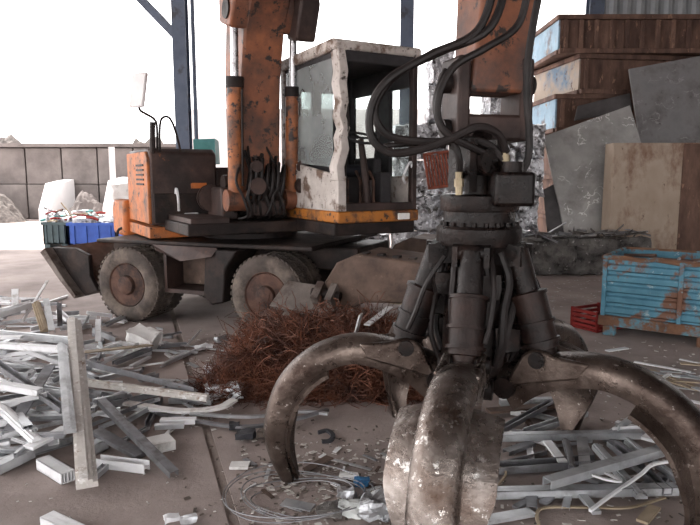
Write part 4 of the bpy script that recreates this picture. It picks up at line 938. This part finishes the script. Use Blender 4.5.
# foil and paper scraps around the wire heap
def scrap(px, py, size, m, label, z=0, seed=0, name='foil_scrap', cat='scrap', group=None, amp=.35, yaw=0, n=6):
    c = G(px, py, z); s = Vector(size)
    fr = Matrix.Translation(c + Vector((0, 0, s.z / 2 + .004))) @ Matrix.Rotation(yaw, 4, 'Z')
    o = MB(fr).crumple(size, min(size) * amp, n, 9, seed).build(name, m, None, 0, loc=(c.x, c.y, c.z)); 
    mn = min(v.co.z for v in o.data.vertices)
    if z == 0: o.location.z -= mn - .001
    return tag(o, label, cat, group)
scrap(226, 397, (.3, .16, .1), 'foil', 'crumpled foil lump at the left foot of the wire heap', 0, 2, amp=.5)
scrap(214, 372, (.16, .1, .06), 'foil', 'small foil twist left of the wire heap', 0, 3, amp=.5)
scrap(360, 514, (.24, .14, .05), 'bag', 'crumpled pale plastic bag with green print near the front tine', 0, 4, 'plastic_bag', 'bag', amp=.6, n=12)
scrap(378, 518, (.18, .14, .09), 'foil', 'crumpled foil beside the plastic bag', 0, 14, amp=.5)
scrap(361, 487, (.09, .07, .04), 'bluecloth', 'small wad of blue cloth on the floor by the front tine', 0, 5, 'blue_rag', 'rag', amp=.5)
scrap(240, 467, (.12, .09, .015), 'plasticwhite', 'white triangular shard on the floor left of the left tine', 0, 6, 'plastic_shard', 'shard')
scrap(245, 440, (.13, .09, .05), 'blackrubber', 'dark crumpled scrap beside the bent grey strips', 0, 7)
scrap(265, 437, (.1, .08, .04), 'chipsdark', 'brown crumpled scrap beside the left tine', 0, 17)
scrap(172, 522, (.09, .03, .03), 'aluwhite', 'narrow white offcut at the bottom picture edge left of the floor joint', 0, 8, amp=.5, yaw=.6)
scrap(188, 522, (.08, .04, .03), 'alu', 'silver twist at the bottom picture edge left of the floor joint', 0, 28, amp=.5, yaw=.3)
scrap(345, 497, (.1, .07, .04), 'foil', 'small foil crumple between the wire loops and the bag', 0, 31, amp=.5, n=8)
scrap(330, 516, (.12, .08, .05), 'balegrey', 'grey crumpled scrap inside the wire loops', 0, 33, amp=.5, n=8)
scrap(349, 480, (.1, .05, .03), 'plasticwhite', 'pale crumpled scrap left of the blue rag', 0, 35, amp=.5, n=8)
scrap(205, 350, (.2, .04, .05), 'aluwhite', 'white crumpled strip on the floor in front of the wheels', 0, 9, amp=.6)
scrap(222, 343, (.16, .05, .06), 'foil', 'bright foil twist in front of the stabiliser wheel', 0, 10, amp=.6, yaw=.7)
scrap(235, 430, (.08, .06, .05), 'blackrubber', 'little black scrap by the floor joint', 0, 19)
main((356, 332, .52, 361, 314, .68), 'flat', .09, .012, 'aluwhite', 'white bent plate standing on top of the wire heap')
main((367, 325, .55, 390, 307, .6), 'flat', .06, .012, 'aluwhite', 'white strip lying beside the bent plate on the wire heap')
main((388, 300, .54, 420, 303, .54), 'n', .07, .06, 'straw', 'dusty pale channel on the wire heap behind the cylinder')
main((306, 470, .012, 330, 457, .012), 'flat', .06, .008, 'outrig', 'flat brown strip at the tip of the left tine')
main((283, 502, .01, 313, 508, .01), 'flat', .08, .008, 'alu', 'small grey plate inside the wire loops')
main((168, 343, .02, 236, 352, .02), 'flat', .03, .012, 'alu', 'thin silver lath on the floor in front of the wheels')
main((172, 356, .02, 214, 345, .03), 'L', .04, .03, 'aluwhite', 'white angle strip on the floor left of the wire heap')
main((186, 345, .02, 200, 330, .08), 'L', .03, .03, 'aluwhite', 'short white angle leaning on the strips left of the wire heap')
# loops of thin wire
cw_ = MB(); c = G(300, 500)
for k_ in range(5):
    rr = .24 + .035 * k_; ox, oy = random.uniform(-.04, .04), random.uniform(-.03, .03)
    cw_.tube([(c.x + ox + rr * 1.15 * math.cos(q), c.y + oy + rr * .85 * math.sin(q), .015 + .012 * k_ + .02 * math.sin(q * 2 + k_)) for q in [6.283 * i / 40 for i in range(40)]], .0035, 5, True)
tag(cw_.build('wire_coil', 'aludark', None, 35, loc=(c.x, c.y, 0)), 'loose coil of thin grey wire on the floor by the left tine tip', 'wire')

# profiles under the right tine
main((494, 437, .06, 650, 434, .06), 'box', .06, .05, 'alu', 'long silver bar lying level under the right tine, farthest of three')
main((486, 469, .04, 598, 461, .04), 'U', .09, .05, 'aludark', 'dull grey channel lying level in the middle under the right tine')
main((484, 493, .045, 676, 489, .045), 'box', .07, .05, 'alu', 'long silver bar nearest the camera under the right tine')
main((547, 483, .12, 667, 449, .13), 'n', .07, .05, 'alu', 'broad silver channel lying on top of the others under the right tine')
main((547, 441, .07, 563, 462, .05), 'flat', .06, .012, 'aluwhite', 'short white flat piece slanting under the right tine')
main((566, 440, .07, 573, 468, .05), 'step', .05, .03, 'aludark', 'short grey piece between two flat pieces under the right tine')
main((582, 438, .07, 585, 466, .05), 'flat', .07, .015, 'alu', 'short silver flat piece in front of the rear tine tip')
main((597, 446, .08, 642, 496, .05), 'step', .07, .04, 'alu', 'stepped silver profile running towards the camera under the right tine')
main((611, 443, .1, 668, 492, .05), 'U', .06, .04, 'aludark', 'grey channel running towards the camera beside the stepped profile')
main((628, 440, .1, 680, 480, .06), 'step', .06, .04, 'alu', 'silver profile half hidden behind the right tine curve')
main((526, 432, .06, 585, 413, .07), 'U', .06, .04, 'alu', 'silver channel slanting behind the long far bar')
main((497, 432, .05, 552, 402, .05), 'U', .05, .04, 'aludark', 'dull channel slanting behind the front tine edge')
main((500, 402, .04, 590, 400, .04), 'box', .06, .05, 'alu', 'silver bar lying level behind the grapple core')
main((488, 411, .04, 560, 405, .04), 'flat', .09, .02, 'outrig', 'brown flat bar behind the front tine')
main((610, 429, .08, 650, 426, .08), 'L', .07, .05, 'aluwhite', 'short white angle beside the rear tine tip')
main((614, 428, .1, 638, 411, .1), 'L', .06, .05, 'alu', 'short silver angle propped behind the white one')
main((648, 440, .09, 662, 428, .09), 'flat', .09, .02, 'aluwhite', 'white plate end under the right tine curve')
main((577, 489, .04, 597, 513, .02), 'flat', .05, .02, 'alu', 'short silver flat bar at the front under the right tine')
main((480, 521, .02, 532, 512, .02), 'flat', .07, .02, 'alu', 'pale flat bar at the bottom picture edge beside the front tine')
main((515, 508, .02, 548, 488, .04), 'flat', .04, .015, 'aludark', 'dull flat strip beside the front tine edge')
main((642, 522, .03, 655, 507, .03), 'flat', .06, .015, 'straw', 'tan wood chip under the right tine')
strip([(590, 512, .03), (610, 497, .05), (640, 476, .09), (652, 466, .12), (672, 462, .12)], .018, .014, 'aluwhite', 'bent thin white rod under the right tine')
strip([(540, 530, .01), (537, 514, .02), (548, 508, .02), (590, 508, .02), (630, 508, .02), (665, 498, .02)], .018, .008, 'straw', 'yellowed curved strip at the bottom under the right tine')
strip([(488, 478, .01), (496, 468, .03), (506, 474, .03), (497, 488, .01)], .012, .012, 'straw', 'small bent wire hoop beside the front tine edge')
strip([(592, 476, .12), (605, 480, .1), (620, 482, .1), (606, 474, .1), (594, 470, .12)], .02, .012, 'aluwhite', 'curled thin white strip on the silver bars')
GR = 'small silver offcut among the bars under the right tine'
for i in range(26):
    px, py = random.uniform(500, 690), random.uniform(405, 505); c = G(px, py, .025); an = random.uniform(0, 3.14); l = random.uniform(.06, .16)
    d = Vector((math.cos(an), math.sin(an), 0)) * l
    mm = random.choice(['alu', 'aludark', 'aluwhite', 'outrig']); kd = random.choice(['U', 'L', 'flat', 'n'])
    profile(c - d, c + d, kd, random.uniform(.03, .06), random.uniform(.015, .035), mm, 'short %s %s %s under the right tine' % (CN[mm], KN[kd], 'near the front tine' if px < 580 else 'near the rear tine tip'), 'offcuts under the right tine')
# white strips at the right edge
GW = 'thin white strip in the loose litter at the right edge below the blue skip'
for i in range(22):
    px, py = random.uniform(640, 715), random.uniform(362, 405); c = G(px, py, .02 + random.uniform(0, .08)); an = random.gauss(-.5, .6); l = random.uniform(.1, .3)
    d = Vector((math.cos(an), math.sin(an), random.uniform(-.05, .05))) * l
    profile(c - d, c + d, 'flat', random.uniform(.02, .06), .008, random.choice(['aluwhite', 'aluwhite', 'alu', 'straw']), GW, 'litter strips at the right edge')
main((607, 351, .008, 627, 348, .008), 'flat', .06, .012, 'aluwhite', 'white flat offcut on the floor in front of the red crate')
for i in range(22):
    px, py = random.uniform(245, 385), random.uniform(445, 520); c = G(px, py, .008); an = random.uniform(0, 3.14); l = random.uniform(.02, .07)
    mm = random.choice(['alu', 'aluwhite', 'outrig', 'aludark']); d = Vector((math.cos(an), math.sin(an), 0)) * l
    profile(c - d, c + d, 'flat', random.uniform(.012, .035), .006, mm, 'tiny %s flat offcut on the floor between left and front tines' % CN[mm], 'tiny offcuts between the tines')
# litter: chips too small to count
def chips(n, reg, m, smin, smax, name, label):
    mb = MB()
    for i in range(n):
        x0, y0, x1, y1 = random.choice(reg); c = G(random.uniform(x0, x1), random.uniform(y0, y1), 0.004)
        s = random.uniform(smin, smax); a = random.uniform(0, 3.14); d = Vector((math.cos(a), math.sin(a), 0)); e = Vector((-d.y, d.x, random.uniform(-.2, .5))) 
        mb.sheet([c - d * s - e * s * .4, c + d * s - e * s * .4, c + d * s * .8 + e * s * .4, c - d * s + e * s * .4], .003)
    return tag(mb.build(name, m, None, 0), label, 'litter', kind='stuff')
chips(650, [(240, 440, 400, 525), (270, 440, 390, 500), (480, 400, 700, 525), (540, 340, 700, 400), (180, 330, 240, 430), (520, 280, 600, 310)], 'chips', .006, .024, 'pale_litter', 'pale chips and flakes scattered over the floor')
chips(420, [(240, 430, 400, 525), (480, 400, 700, 525), (180, 330, 300, 525), (250, 420, 380, 500)], 'chipsdark', .006, .022, 'dark_litter', 'dark crumbs scattered over the floor')
chips(60, [(0, 440, 230, 525), (420, 280, 700, 300)], 'chips', .005, .012, 'sparse_litter', 'sparse pale crumbs on the open floor')
